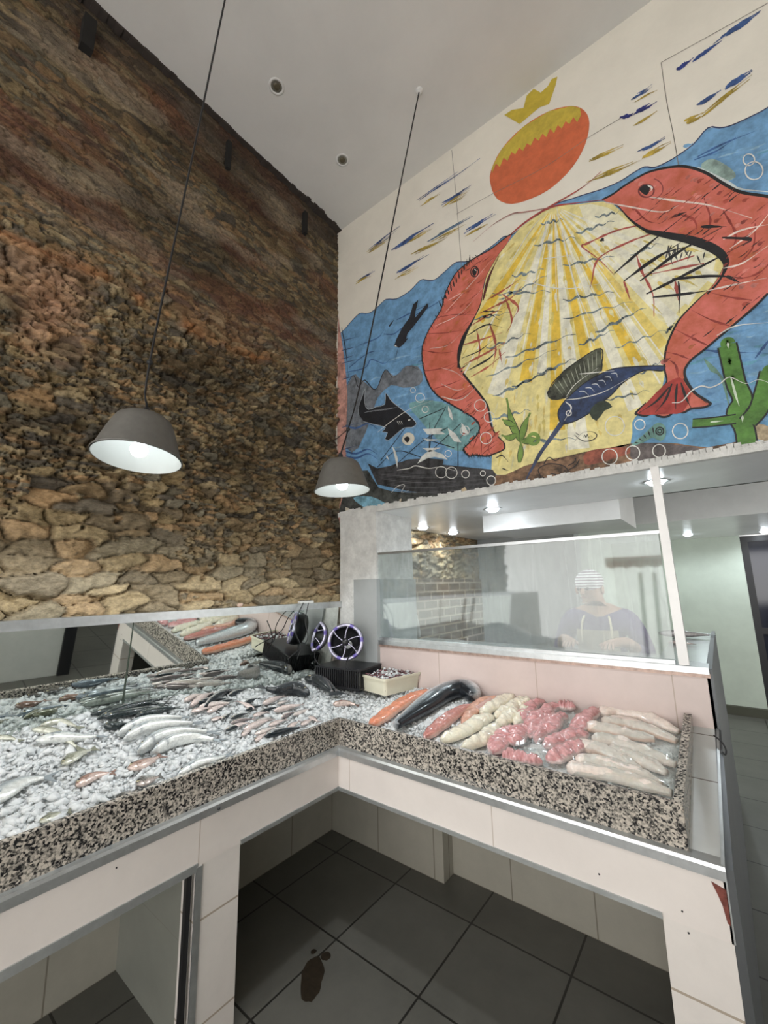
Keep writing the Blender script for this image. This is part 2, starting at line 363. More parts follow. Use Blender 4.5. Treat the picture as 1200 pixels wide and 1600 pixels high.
struct(obj('trim_1', bm, plain('charred_wood', (.012, .011, .010), .9)), 'black timber pegs set into the stone wall')
# dark flashing where ceiling meets stone, flaking near the corner
bm = bmesh.new()
ys = np.linspace(-1.0, WY, 90)
for i in range(len(ys)-1):
    w = .004 + .008*random.random() + (.02*random.random() if 1.75 < ys[i] < 2.2 else 0)
    box(bm, (WX - .08, ys[i], CZ - .006 - .015*random.random()), (WX + .03 + w, ys[i+1], CZ - .0005))
struct(obj('trim_2', bm, plain('grimy_mortar', (.05, .04, .035), .95)))

# ---- beam, soffit, pillar, back room
M_soffit = plain('soffit_paint', (.86, .87, .87), .32, var=.07, scale=3, bump=.1)
bm = bmesh.new()   # mural wall lower lip with chipped plaster edge
box(bm, (-2.27, WY - .006, SZ - .001), (3.2, WY + .03, SZ + .032)); 
for k in range(150):
    x = -2.25 + k*.024; hh = .006 + .016*random.random()
    box(bm, (x, WY - .007, SZ + .03), (x + .026, WY, SZ + .03 + hh))
struct(obj('trim_3', bm, M_rough))
struct(boxo('ceiling_soffit', (WX, WY + .008, SZ - .0), (3.2, 3.06, SZ + .25), M_soffit))
struct(boxo('ceiling_back_room', (WX - .1, 3.06, SZ + .27), (3.2, 7.6, SZ + .4), plain('back_ceiling', (.48, .49, .48), .5, var=.05)))
struct(boxo('ceiling_back_left', (WX, 3.06, SZ), (-1.41, 5.0, SZ + .26), M_soffit))
struct(boxo('beam_back_room', (-1.41, 3.07, 2.0), (-.445, 3.75, SZ + .26), M_white))
struct(boxo('ceiling_back_far', (-1.41, 4.6, SZ), (3.2, 7.6, SZ + .26), M_soffit))
struct(boxo('wall_back_left', (WX, 4.75, 0), (-1.15, 4.95, SZ), M_grayp))
struct(boxo('wall_back', (-1.15, 6.8, 0), (.28, 7.0, SZ), M_green))
struct(boxo('wall_back_jog', (-1.25, 4.95, 0), (-1.15, 6.8, SZ), M_green))
struct(boxo('wall_back_base', (-1.15, 6.74, 0), (.28, 6.8, .10), plain('grimy_base', (.07, .07, .05), .7)))
bm = bmesh.new()   # rough pillar at the corner, thicker grey casing below
vsx = [(WX + .03, WY - .012), (on_y(590, 900, WY).x, WY - .012), (on_y(590, 900, WY).x, 2.75), (WX + .03, 2.75)]
prism(bm, vsx, 2, 0, SZ)
bmesh.ops.subdivide_edges(bm, edges=[e for e in bm.edges], cuts=14, use_grid_fill=True)
for v in bm.verts: v.co += mnoise.noise_vector(v.co*14)*.006
struct(obj('wall_pillar', bm, M_rough), 'flaking white plaster pillar in the corner')
struct(boxo('wall_pillar_casing', (-2.085, WY - .03, 1.0), (on_y(593, 950, WY).x, 2.77, 1.645), M_grayp))
M_brick = None
m, nt, N, L, B = NT('beige_brick')
tc = N.new('ShaderNodeTexCoord'); mp = N.new('ShaderNodeMapping'); mp.inputs['Rotation'].default_value = (0, PI/2, PI/2)
sx = N.new('ShaderNodeSeparateXYZ'); cb = N.new('ShaderNodeCombineXYZ'); L.new(tc.outputs['Object'], sx.inputs[0]); L.new(sx.outputs[1], cb.inputs[0]); L.new(sx.outputs[2], cb.inputs[1])
bk = N.new('ShaderNodeTexBrick'); L.new(cb.outputs[0], bk.inputs['Vector']); bk.inputs['Scale'].default_value = 1
bk.inputs['Brick Width'].default_value = .24; bk.inputs['Row Height'].default_value = .085; bk.inputs['Mortar Size'].default_value = .010
bk.inputs['Color1'].default_value = (.20, .125, .08, 1); bk.inputs['Color2'].default_value = (.12, .075, .05, 1); bk.inputs['Mortar'].default_value = (.50, .40, .30, 1)
L.new(bk.outputs['Color'], B.inputs['Base Color']); B.inputs['Roughness'].default_value = .5
struct(boxo('wall_left_back_brick', (-2.32, 2.75, 0), (WX + .02, 4.76, 1.655), m))
# glass door at the far right
dr = struct(thing('door_1', 'black framed glass door at the far end of the passage', 'door', (.28, 6.8, 0))); del dr['category']
bm = bmesh.new()
for a, b in (((0, 0, 0), (.07, .06, 2.12)), ((.50, 0, 0), (.57, .06, 2.12)), ((.07, 0, 2.05), (.5, .06, 2.12)), ((.07, 0, 0), (.5, .06, .12)), ((.07, 0, .95), (.5, .06, 1.02)), ((1.4, 0, 0), (1.47, .06, 2.12)), ((.57, 0, 2.05), (1.4, .06, 2.12))): box(bm, a, b)
obj('door_frame', bm, M_black, dr)
boxo('door_glass', (.07, .02, .12), (1.4, .03, 2.05), plain('dark_glass', (.02, .022, .035), .08, spec=.8), dr)
boxo('door_handle', (.45, -.05, .9), (.47, -.02, 1.2), M_alu, dr)
struct(boxo('wall_back_right', (1.75, 6.8, 0), (3.2, 7.0, SZ), M_green))

# ------------------------------------------------------------------ counter
FX = -1.60; FY = 1.63; TZ = .80; BZ = .61; EX = -.085; LY0 = -1.0
cn = thing('fish_counter', 'pink tiled L-shaped fish counter with aluminium edge trim', 'counter', (FX, FY, 0))
def T(o): 
    o.matrix_parent_inverse = Matrix.Translation(-Vector((FX, FY, 0))); return o
# fascias
T(boxo('fascia', (FX - .03, LY0, BZ), (FX, FY + .03, TZ - .012), M_fascia, cn))
T(boxo('fascia', (FX, FY, BZ), (EX, FY + .03, TZ - .012), M_fascia, cn))
# legs
yl0, yl1 = on_x(308, 1360, FX).y, on_x(375, 1330, FX).y
T(boxo('leg', (FX - .10, yl0, 0), (FX - .001, yl1, BZ + .002), M_leg, cn))
T(boxo('leg', (-.25, FY + .001, 0), (EX, FY + .12, BZ + .002), M_leg, cn))
# trims: flat tile ledge with rounded aluminium nosing
bm = bmesh.new()
box(bm, (FX - .045, LY0, TZ - .012), (FX + .002, FY - .002, TZ))
box(bm, (FX - .045, FY - .002, TZ - .012), (EX + .0, FY + .045, TZ))
o = T(obj('ledge', bm, M_alum, cn)); o['label'] = 'grey aluminium ledge under the granite rim'
bm = bmesh.new()
prism(bm, [(FX - .006, TZ - .001), (FX + .006, TZ + .0015), (FX + .010, TZ - .008), (FX + .010, TZ - .034), (FX + .004, TZ - .036), (FX - .002, TZ - .034)], 1, LY0, FY - .004)
o = T(obj('edge_trim', bm, M_alu, cn))
bm = bmesh.new()
prism(bm, [(FY - .010, TZ - .034), (FY - .010, TZ - .008), (FY - .006, TZ + .0015), (FY + .006, TZ - .001), (FY + .002, TZ - .034)], 0, FX + .004, EX + .004)
T(obj('edge_trim', bm, M_alu, cn))
# lower trims around the openings
T(boxo('opening_trim', (FX + .0, yl1 + .0, BZ - .004), (FX + .005, FY, BZ + .012), M_alum, cn))
T(boxo('opening_trim', (FX, FY - .005, BZ - .004), (-.25, FY + .0, BZ + .012), M_alum, cn))
T(boxo('opening_trim', (FX, LY0, BZ - .014), (FX + .005, yl0, BZ + .012), M_alum, cn))
T(boxo('opening_trim', (FX, yl0 - .006, 0), (FX + .006, yl0 + .018, BZ), M_alu, cn))
T(boxo('sliding_channel', (FX - .03, yl0 - .03, 0), (FX - .012, yl0 - .012, BZ), M_black, cn))
# walls below, partition, lining
M_part = tiles('partition_tile', (.24, .245, .215), (.2, .2, .17), {2: [(.33, 40)]}, .004, .35)
T(boxo('partition', (-2.3, yl0 + .005, 0), (FX - .09, yl0 + .05, BZ + .1), M_part, cn))
T(boxo('back_panel', (-2.33, LY0, 0), (-2.22, 2.20, .82), M_under, cn))
T(boxo('back_panel', (-2.22, 2.20, 0), (-1.36, 2.303, .83), M_under, cn))
T(boxo('back_panel', (-1.36, 2.303, 0), (EX, WY + .09, .83), M_under, cn))
# sloping slab under the ice
M_slab = plain('wet_stone_slab', (.30, .30, .30), .3, var=.2, scale=30)
bm = bmesh.new()
hexa(bm, [(-2.33, LY0, .82), (-1.645, LY0, .79), (-1.645, 2.30, .79), (-2.33, 2.30, .82), (-2.33, LY0, .93), (-1.645, LY0, .84), (-1.645, 2.30, .84), (-2.33, 2.30, .93)])
hexa(bm, [(-1.645, 1.675, .79), (-.18, 1.675, .79), (-.18, 2.30, .79), (-1.645, 2.30, .79), (-1.645, 1.675, .84), (-.18, 1.675, .84), (-.18, 2.30, .92), (-1.645, 2.30, .92)])
T(obj('slab', bm, M_slab, cn))
# granite rim
T(boxo('granite_rim', (-1.645, LY0, .79), (-1.620, 1.675, .925), M_granite, cn, .002))
T(boxo('granite_rim', (-1.620, 1.655, .79), (-.165, 1.678, .925), M_granite, cn, .002))
bm = bmesh.new()
hexa(bm, [(-.192, 1.678, .79), (-.165, 1.655, .79), (-.155, 2.295, .86), (-.182, 2.295, .86), (-.192, 1.678, .925), (-.165, 1.655, .925), (-.155, 2.295, 1.035), (-.182, 2.295, 1.035)])
T(obj('granite_rim', bm, M_granite, cn))
# tiled ledge at the right end, sloping up to the window wall
def slope(y): return TZ + (y - FY)/(WY - FY)*(.985 - TZ)
bm = bmesh.new()
hexa(bm, [(-.165, FY + .045, .70), (EX - .004, FY + .045, .70), (-.074, WY, .70), (-.155, WY, .70), (-.165, FY + .045, TZ), (EX - .004, FY + .045, TZ), (-.074 - .003, WY, .985), (-.155, WY, .985)])
T(obj('end_ledge', bm, M_ledge, cn))
bm = bmesh.new()
hexa(bm, [(EX - .005, FY, BZ), (EX + .004, FY, BZ), (-.070, WY, .8), (-.078, WY, .8), (EX - .005, FY, TZ + .003), (EX + .004, FY, TZ + .003), (-.070, WY, .99), (-.078, WY, .99)])
T(obj('end_trim', bm, M_alum, cn))
# side panel of dark steel running back past the counter
bm = bmesh.new()
prism(bm, [(FY + .002, 0), (4.25, 0), (4.25, 1.20), (WY, 1.225), (WY, .985), (FY + .002, TZ - .004)], 0, EX + .0005, EX + .022)
o = obj('steel_side_panel', bm, M_dkmetal); tag(o, 'long dark grey steel panel closing the right end of the counter', 'panel')
# chips and screws
bm = bmesh.new(); prism(bm, [(-.118, .752), (-.086, .742), (-.086, .655), (-.093, .66), (-.099, .70), (-.107, .725)], 1, FY - .004, FY + .002)
o = T(obj('chip', bm, M_rust, cn)); o['label'] = 'broken tile corner with red brick showing'
p = on_x(342, 1263, FX + .011); bm = bmesh.new(); bmesh.ops.create_icosphere(bm, subdivisions=2, radius=.006, matrix=Matrix.Translation(p)); T(obj('screw', bm, M_black, cn))
for (u, v) in ((1066, 1424), (1076, 1458), (936, 1366), (182, 1356)):
    q = on_y(u, v, FY - .001) if u > 500 else on_x(u, v, FX + .001)
    bm = bmesh.new(); bmesh.ops.create_icosphere(bm, subdivisions=1, radius=.003, matrix=Matrix.Translation(q)); T(obj('nail_mark', bm, M_wire, cn))

# low wall with pink tiles, window sill
struct(boxo('wall_window_base', (WX, WY, .0), (-.074, WY + .10, 1.205), M_pink), 'pink tiled low wall behind the fish display')
bm = bmesh.new()
box(bm, (-2.085, WY - .022, 1.205), (-.074, WY + .10, 1.232)); box(bm, (-2.085, WY - .006, 1.232), (-.19, WY + .03, 1.25))
struct(obj('window_1_sill', bm, M_alu), 'aluminium sill under the fogged glass')
struct(boxo('trim_4', (-1.9, WY - .008, 1.188), (-.072, WY, 1.205), plain('copper_stained_edge', (.55, .40, .34), .35, metal=.3, var=.3, scale=30)))
wf = struct(thing('window_1', 'fogged glass screen above the pink tiled wall', 'window', (0, 0, 0))); del wf['category']
bm = bmesh.new()
gz0, gzt = 1.25, 1.815
box(bm, (-2.085, WY + .0, gzt), (-.185, WY + .018, gzt + .016)); box(bm, (-2.095, WY, 1.23), (-2.083, WY + .02, gzt + .012))
obj('window_frame', bm, M_alu, wf)
boxo('pane', (-2.083, WY + .006, gz0), (-.190, WY + .012, gzt), M_fog, wf)
# post leaning slightly
pt, pb = on_y(1024, 742, WY - .02), on_y(1069, 1036, WY - .02)
bm = bmesh.new()
hexa(bm, [(pb.x - .02, WY - .02, 1.235), (pb.x + .018, WY - .02, 1.235), (pb.x + .018, WY + .02, 1.235), (pb.x - .02, WY + .02, 1.235),
          (pt.x - .018, WY - .02, SZ), (pt.x + .016, WY - .02, SZ), (pt.x + .016, WY + .02, SZ), (pt.x - .018, WY + .02, SZ)])
o = obj('window_1_post', bm, plain('white_aluminium', (.72, .71, .70), .35, metal=.3, var=.06)); struct(o, 'white aluminium post beside the glass')

# hook
o = tubeo('wire_hook', [(-.085, 2.20, .99), (-.062, 2.15, .985), (-.052, 2.13, .965), (-.056, 2.12, .95), (-.064, 2.13, .955)], .003, M_wire)
tag(o, 'small black wire hook at the right end of the counter', 'hook')

# ------------------------------------------------------------------ leaning mirror against the stone wall
MX = -2.235; MA = .13
def mx(z): return MX + MA*(z - 1.455)
mr = thing('counter_mirror', 'long mirror leaning behind the iced fish under the stone wall', 'mirror', (MX, 0, 0))
m, nt, N, L, B = NT('old_mirror')
B.inputs['Metallic'].default_value = 1; B.inputs['Roughness'].default_value = .02; B.inputs['Base Color'].default_value = (.74, .78, .75, 1)
M_mirror = m; M_glass_edge = plain('glass_edge', (.05, .065, .05), .2)
ym = .873
for a, b in ((LY0, ym - .002), (ym + .002, 2.28)):
    bm = bmesh.new()
    hexa(bm, [(mx(.96) - .008, a, .96), (mx(.96), a, .96), (mx(.96), b, .96), (mx(.96) - .008, b, .96), (mx(1.455) - .008, a, 1.455), (mx(1.455), a, 1.455), (mx(1.455), b, 1.455), (mx(1.455) - .008, b, 1.455)])
    obj('mirror_pane', bm, M_mirror, mr).matrix_parent_inverse = Matrix.Translation((-MX, 0, 0))
bm = bmesh.new(); hexa(bm, [(mx(.96) - .008, ym - .004, .96), (mx(.96) + .003, ym - .004, .96), (mx(.96) + .003, ym + .006, .96), (mx(.96) - .008, ym + .006, .96), (mx(1.455) - .008, ym - .0015, 1.455), (mx(1.455) + .003, ym - .0015, 1.455), (mx(1.455) + .003, ym + .0015, 1.455), (mx(1.455) - .008, ym + .0015, 1.455)])
obj('mirror_seam', bm, M_glass_edge, mr).matrix_parent_inverse = Matrix.Translation((-MX, 0, 0))
bm = bmesh.new(); box(bm, (WX - .06, LY0, 1.452), (MX + .016, 2.30, 1.488)); box(bm, (MX + .010, LY0, 1.446), (MX + .018, 2.30, 1.452))
obj('mirror_rail', bm, M_alu, mr).matrix_parent_inverse = Matrix.Translation((-MX, 0, 0))
# ------------------------------------------------------------------ mural painted on the right wall
M_PAINT = {}
def paint(col, var=.22, scale=18):
    k = tuple(round(c, 3) for c in col) + (var,)
    if k in M_PAINT: return M_PAINT[k]
    red = col[0] > .55 and col[1] < .19 and var > .2
    m = plain('mural_paint_%d' % len(M_PAINT), col, .55, var=var, scale=11 if red else scale, bump=.25, bscale=60, col2=(.50, .115, .06) if red else None)
    M_PAINT[k] = m; return m
    
def W2(u, v):
    p = on_y(u, v, WY); return (p.x, max(p.z, SZ + .02 + .004*math.sin(p.x*31)))
mural = thing('mural', 'painted seascape mural of two red shrimps and a swordfish above the beam', 'mural', (0, WY, SZ))
def MP(o): o.matrix_parent_inverse = Matrix.Translation((0, -WY, -SZ)); return o
LAYER = .0008
class Paint:
    def __init__(s, name, lay, label=None): s.bm = bmesh.new(); s.name = name; s.lay = lay; s.mats = []; s.label = label; s.sub = 0
    def mi(s, col, var=.22):
        m = paint(col, var)
        if m not in s.mats: s.mats.append(m)
        return s.mats.index(m)
    def y(s): s.sub += 1; return WY - LAYER*(s.lay) - s.sub*.0000012
    def poly(s, pts, col, var=.22, smooth=2, rag=0.0):
        P = [W2(*p) for p in pts]
        if smooth > 1:
            Q = []; n = len(P)
            for i in range(n):
                a, b, c, d = [Vector(P[(i+k-1) % n]) for k in range(4)]
                for q in range(smooth):
                    t = q/smooth; Q.append(.5*((2*b) + (c-a)*t + (2*a-5*b+4*c-d)*t*t + (3*b-a-3*c+d)*t**3))
            P = [(q.x, q.y) for q in Q]
        if rag: P = [(a + random.uniform(-rag, rag), b + random.uniform(-rag, rag)) for a, b in P]
        y = s.y(); vs = [s.bm.verts.new((a, y, b)) for a, b in P]; i = s.mi(col, var)
        for t in geometry.tessellate_polygon([[Vector((a, b, 0)) for a, b in P]]):
            try: s.bm.faces.new([vs[k] for k in t]).material_index = i
            except ValueError: pass
    def stroke(s, pts, w, col, var=.3, taper=True, jit=0.0, sub=5):
        P = [Vector((*W2(*p), 0)) for p in pts]; P = smoothpath(P, sub) if len(P) > 2 else [P[0].lerp(P[1], k/6) for k in range(7)]
        y = s.y(); n = len(P); L_ = []; R_ = []; sc = .0042; i = s.mi(col, var)
        for k, p in enumerate(P):
            d = (P[min(k+1, n-1)] - P[max(k-1, 0)]).normalized(); q = Vector((-d.y, d.x, 0)); t = k/(n-1)
            ww = w*sc*.5*((.25 + .75*math.sin(PI*min(1, t*1.15 + .08))) if taper else 1)*(1 + random.uniform(-jit, jit))
            L_.append(s.bm.verts.new((p.x + q.x*ww, y, p.y + q.y*ww))); R_.append(s.bm.verts.new((p.x - q.x*ww, y, p.y - q.y*ww)))
        for k in range(n-1): s.bm.faces.new((L_[k], L_[k+1], R_[k+1], R_[k])).material_index = i
    def ring(s, c, r, w, col, ry=None, a0=0, a1=2*PI):
        ry = ry or r; s.stroke([(c[0] + r*math.cos(a0+(a1-a0)*k/12), c[1] + ry*math.sin(a0+(a1-a0)*k/12)) for k in range(13)], w, col, taper=False, sub=2)
    def done(s):
        for f in s.bm.faces:
            f.normal_update()
            if f.normal.y > 0: f.normal_flip()
        o = MP(obj(s.name, s.bm, s.mats, mural))
        if s.label: o['label'] = s.label
        return o
BLK = (.015, .015, .018); WHT = (.80, .80, .76); BLU = (.05, .11, .30); OCH = (.50, .36, .06); RED = (.64, .165, .13); DRED = (.33, .05, .04); GRN = (.13, .27, .06)
# sea
top = [(531, 522), (540, 513), (551, 500), (562, 490), (572, 490), (580, 488), (592, 478), (603, 468), (620, 467), (640, 455), (657, 438), (668, 438), (680, 437), (698, 422), (713, 410), (733, 408), (757, 393), (775, 380), (787, 370), (800, 367), (830, 345), (860, 322), (890, 312), (914, 304), (940, 296), (968, 284), (990, 270), (1007, 261), (1022, 262), (1041, 254), (1058, 244), (1084, 225), (1106, 200), (1125, 200), (1143, 196), (1174, 182), (1200, 168), (1240, 138), (1290, 120)]
S = Paint('painted_sea', 1)
S.poly(top + [(1290, 705), (531, 822)], (.17, .36, .60), .30, 1)
for a, b, c in (((545, 560), (620, 530), (.10, .24, .48)), ((545, 640), (700, 620), (.28, .50, .70))):
    pass
for k in range(260):   # brushed streaks
    u = random.choice((random.uniform(540, 760), random.uniform(1060, 1230))); v = random.uniform(200 if u > 1000 else 470, 700)
    if u < 760 and v < 905 - .6*u + 10: continue
    if u > 1060 and (v < 330 and v < 520 - .28*u): continue
    l = random.uniform(10, 45); S.stroke([(u, v), (u + l*.5, v - l*.12 + random.uniform(-3, 3)), (u + l, v - l*.25)], random.uniform(1.5, 5), random.choice(((.24, .45, .66), (.13, .30, .54), (.20, .40, .63), (.30, .50, .68), (.14, .36, .50))), .4)
S.stroke(top, 1.6, (.04, .05, .12), taper=False, sub=3)
for pts in ([(620, 500), (650, 485), (680, 470)], [(560, 540), (590, 528), (600, 516)], [(545, 575), (575, 552), (600, 548)], [(540, 582), (570, 575), (580, 562), (600, 568), (610, 560)],
            [(600, 522), (615, 522), (630, 512), (650, 508)], [(650, 492), (675, 478), (695, 466)], [(1085, 250), (1120, 236), (1150, 215)], [(1090, 245), (1130, 225), (1180, 205)], [(1180, 560), (1195, 540), (1210, 520)], [(1085, 545), (1130, 550), (1200, 552)]):
    S.stroke(pts, 2.4, (.05, .13, .33), .5, jit=.4)
S.poly([(1095, 262), (1112, 248), (1140, 262), (1150, 275), (1140, 282), (1128, 285)], (.36, .50, .46), .5, 3)
S.stroke([(1090, 262), (1115, 275), (1140, 288), (1160, 296), (1230, 302)], 4, (.68, .74, .74))
S.poly([(640, 630), (690, 628), (750, 665), (745, 700), (700, 700), (655, 655)], (.20, .40, .42), .4, 3)
S.poly([(1100, 560), (1130, 590), (1140, 640), (1125, 590), (1110, 580)], (.16, .30, .24), .5, 3)
S.poly([(980, 655), (1010, 640), (1080, 645), (1100, 650), (1170, 660), (1290, 650), (1290, 715), (990, 700)], (.14, .34, .56), .3, 2)
S.done()
# left pink strip and rocks
S = Paint('painted_rocks', 2)
S.poly([(560, 590), (570, 597), (587, 609), (595, 590), (602, 578), (615, 587), (625, 582), (635, 572), (653, 573), (661, 588), (655, 602), (630, 606), (611, 602), (590, 622), (581, 650), (560, 700), (541, 700), (530, 640), (551, 587)], (.19, .21, .24), .5, 2)
S.stroke([(530, 628), (551, 587), (560, 605), (570, 594), (587, 609), (602, 578), (615, 590), (635, 572), (655, 578)], 2, BLK)
S.poly([(531, 512), (538, 560), (543, 620), (540, 700), (545, 740), (540, 812), (528, 815), (528, 512)], (.58, .31, .26), .5, 2)
S.stroke([(534, 512), (540, 545), (545, 590)], 2.5, BLK)
for v in (530, 545, 558, 565, 590, 665, 700): S.stroke([(534, v+3), (545, v), (555 + random.random()*8, v-4)], 2, (.05, .08, .18))
for v in (665, 705, 712): S.stroke([(540, v), (556, v+4), (575, v-3), (590, v+5)], 4, (.06, .14, .35), .6)
S.poly([(532, 790), (548, 745), (575, 735), (592, 762), (640, 770), (720, 780), (560, 812), (532, 812)], (.07, .075, .07), .8, 2)
S.poly([(552, 778), (580, 776), (605, 790), (575, 795)], (.22, .45, .58), .5, 3)
S.done()
S = Paint('painted_seabed', 3)
S.poly([(760, 745), (790, 742), (820, 728), (850, 720), (880, 714), (915, 706), (947, 701), (980, 694), (1010, 692), (1057, 693), (1105, 699), (1162, 688), (1200, 690), (1290, 672), (1290, 720), (760, 790)], (.24, .135, .075), .8, 2)
S.poly([(915, 707), (950, 700), (985, 700), (985, 708), (940, 722), (915, 726)], (.36, .10, .06), .6, 3)
S.poly([(985, 697), (1020, 692), (1080, 698), (1120, 704), (1200, 694), (1290, 680), (1290, 700), (1100, 720), (1000, 728)], (.13, .11, .11), .7, 2)
S.poly([(1160, 668), (1185, 662), (1210, 672), (1210, 690), (1180, 685)], (.50, .40, .26), .6, 3)
S.done()
# light shining down between the shrimps
S = Paint('painted_light', 3)
pan = [(860, 322), (845, 334), (815, 355), (792, 382), (777, 400), (760, 433), (752, 473), (740, 500), (722, 530), (717, 560), (722, 590), (746, 611), (761, 632), (768, 650), (772, 690), (768, 735), (790, 742), (820, 728), (880, 714), (947, 701), (985, 694), (988, 660), (1000, 645), (1035, 605), (1038, 573), (1042, 541), (1057, 507), (1075, 490), (1103, 457), (1120, 440), (1132, 415), (1129, 400), (1115, 389), (1081, 372), (1041, 369), (1010, 361), (985, 344), (956, 318), (930, 316), (900, 320)]
S.poly(pan, (.84, .74, .33), .22, 2)
S.poly([(905, 322), (950, 325), (985, 350), (1010, 366), (1081, 380), (1110, 395), (1118, 410), (1105, 440), (1060, 485), (1040, 500), (980, 430), (930, 370)], (.86, .83, .62), .18, 2)
def inpan(u, v):
    c = False; n = len(pan)
    for i in range(n):
        (x1, y1), (x2, y2) = pan[i], pan[i-1]
        if (y1 > v) != (y2 > v) and u < (x2-x1)*(v-y1)/(y2-y1)+x1: c = not c
    return c
def beam(ang, w, col, r0=10, r1=420, var=.3):
    a0, a1 = math.radians(ang - w/2), math.radians(ang + w/2); ax, ay = 865, 322
    def end(a):
        r = r0
        while r < r1 and inpan(ax + (r+8)*math.sin(a), ay + (r+8)*math.cos(a)): r += 8
        return r
    ea, eb = end(a0), end(a1)
    em = min(ea, eb)
    if em <= r0 + 10: return
    S.poly([(ax + r0*math.sin(a0), ay + r0*math.cos(a0)), (ax + em*math.sin(a0), ay + em*math.cos(a0)), (ax + em*math.sin(a1), ay + em*math.cos(a1)), (ax + r0*math.sin(a1), ay + r0*math.cos(a1))], col, var, 1)
for a, w, c in ((-17, 5, 'w'), (-9, 4, 'g'), (-4, 3, 'w'), (1, 4, 'g'), (6, 5, 'w'), (12, 4, 'g'), (17, 3, 'g2'), (22, 4, 'w'), (28, 4, 'g'), (33, 3, 'w'), (38, 4, 'g2'), (46, 5, 'w'), (56, 5, 'w'), (-26, 3, 'g2'), (66, 4, 'w'), (-33, 4, 'g')):
    beam(a, w, {'w': (.87, .85, .70), 'g': (.82, .56, .07), 'g2': (.84, .66, .18)}[c], 14, random.uniform(240, 400), .25)
for a in (-28, -20, -12, -5, 2, 8, 15, 20, 25, 31, 36, 48, 60): beam(a, .5, (.86, .84, .74), 12, random.uniform(120, 330), .1)
for k in range(330):   # dabbed texture
    u, v = random.uniform(720, 1120), random.uniform(340, 720)
    if not inpan(u, v) or not inpan(u+14, v+14): continue
    a = math.atan2(u-865, v-322); l = random.uniform(6, 26)
    if not inpan(u + l*math.sin(a), v + l*math.cos(a)): continue
    S.stroke([(u, v), (u + l*math.sin(a), v + l*math.cos(a))], random.uniform(2, 5), random.choice(((.82, .79, .62), (.76, .60, .20), (.80, .74, .42), (.70, .58, .18))), .3)
S.done()
for (u0, v0, u1, v1) in ((735, 500, 800, 488), (800, 432, 850, 420), (880, 415, 960, 400), (760, 545, 830, 520), (790, 560, 900, 520), (760, 590, 870, 545), (840, 585, 900, 560), (905, 540, 960, 515), (880, 470, 960, 455), (880, 500, 990, 470), (930, 520, 1010, 480), (960, 545, 1040, 515), (770, 620, 850, 585), (770, 655, 830, 640), (1000, 585, 1040, 560),
                         (845, 350, 880, 343), (835, 385, 900, 370), (770, 460, 860, 455), (900, 365, 960, 345), (780, 470, 855, 430), (945, 625, 1015, 610), (820, 690, 900, 685), (930, 340, 975, 330), (1040, 520, 1055, 505), (985, 400, 1030, 380), (800, 605, 870, 575)):
    n = 7; pts = [(u0 + (u1-u0)*k/n, v0 + (v1-v0)*k/n + (3 if k % 2 else -2)*random.uniform(.3, 1)) for k in range(n+1)]
    S = Paint('painted_ripple', 4); S.stroke(pts, random.uniform(2, 4), (.20, .26, .28), .8, jit=.5); S.done()
S = Paint('painted_dot', 4); S.stroke([(939, 374), (944, 377)], 5, BLK); S.done()
# sun and crown
S = Paint('painted_sun', 2, 'orange and yellow painted sun disc')
S.poly([(767, 290), (767, 268), (784, 233), (818, 198), (858, 174), (893, 166), (913, 173), (921, 193), (914, 227), (894, 262), (864, 292), (834, 309), (800, 319), (777, 311)], (.66, .150, .060), .15, 3)
yy = [(769, 262), (784, 233), (818, 198), (858, 174), (893, 166), (906, 169), (908, 180)]
jag = []
for k in range(24):
    t = k/23; jag.append((908 - t*139, 182 + t*82 - 10*math.sin(PI*t)*.6 + (7 if k % 2 else -5)*random.uniform(.4, 1)))
S.poly(yy + jag[1:], (.60, .46, .06), .2, 1)
S.done()
S = Paint('painted_crown', 2, 'yellow painted crown')
S.poly([(788, 180), (800, 172), (818, 169), (823, 150), (834, 139), (845, 145), (856, 135), (862, 124), (871, 120), (868, 134), (858, 163), (843, 168), (812, 194)], (.62, .47, .05), .15, 1)
S.done()
S = Paint('painted_clouds', 2)
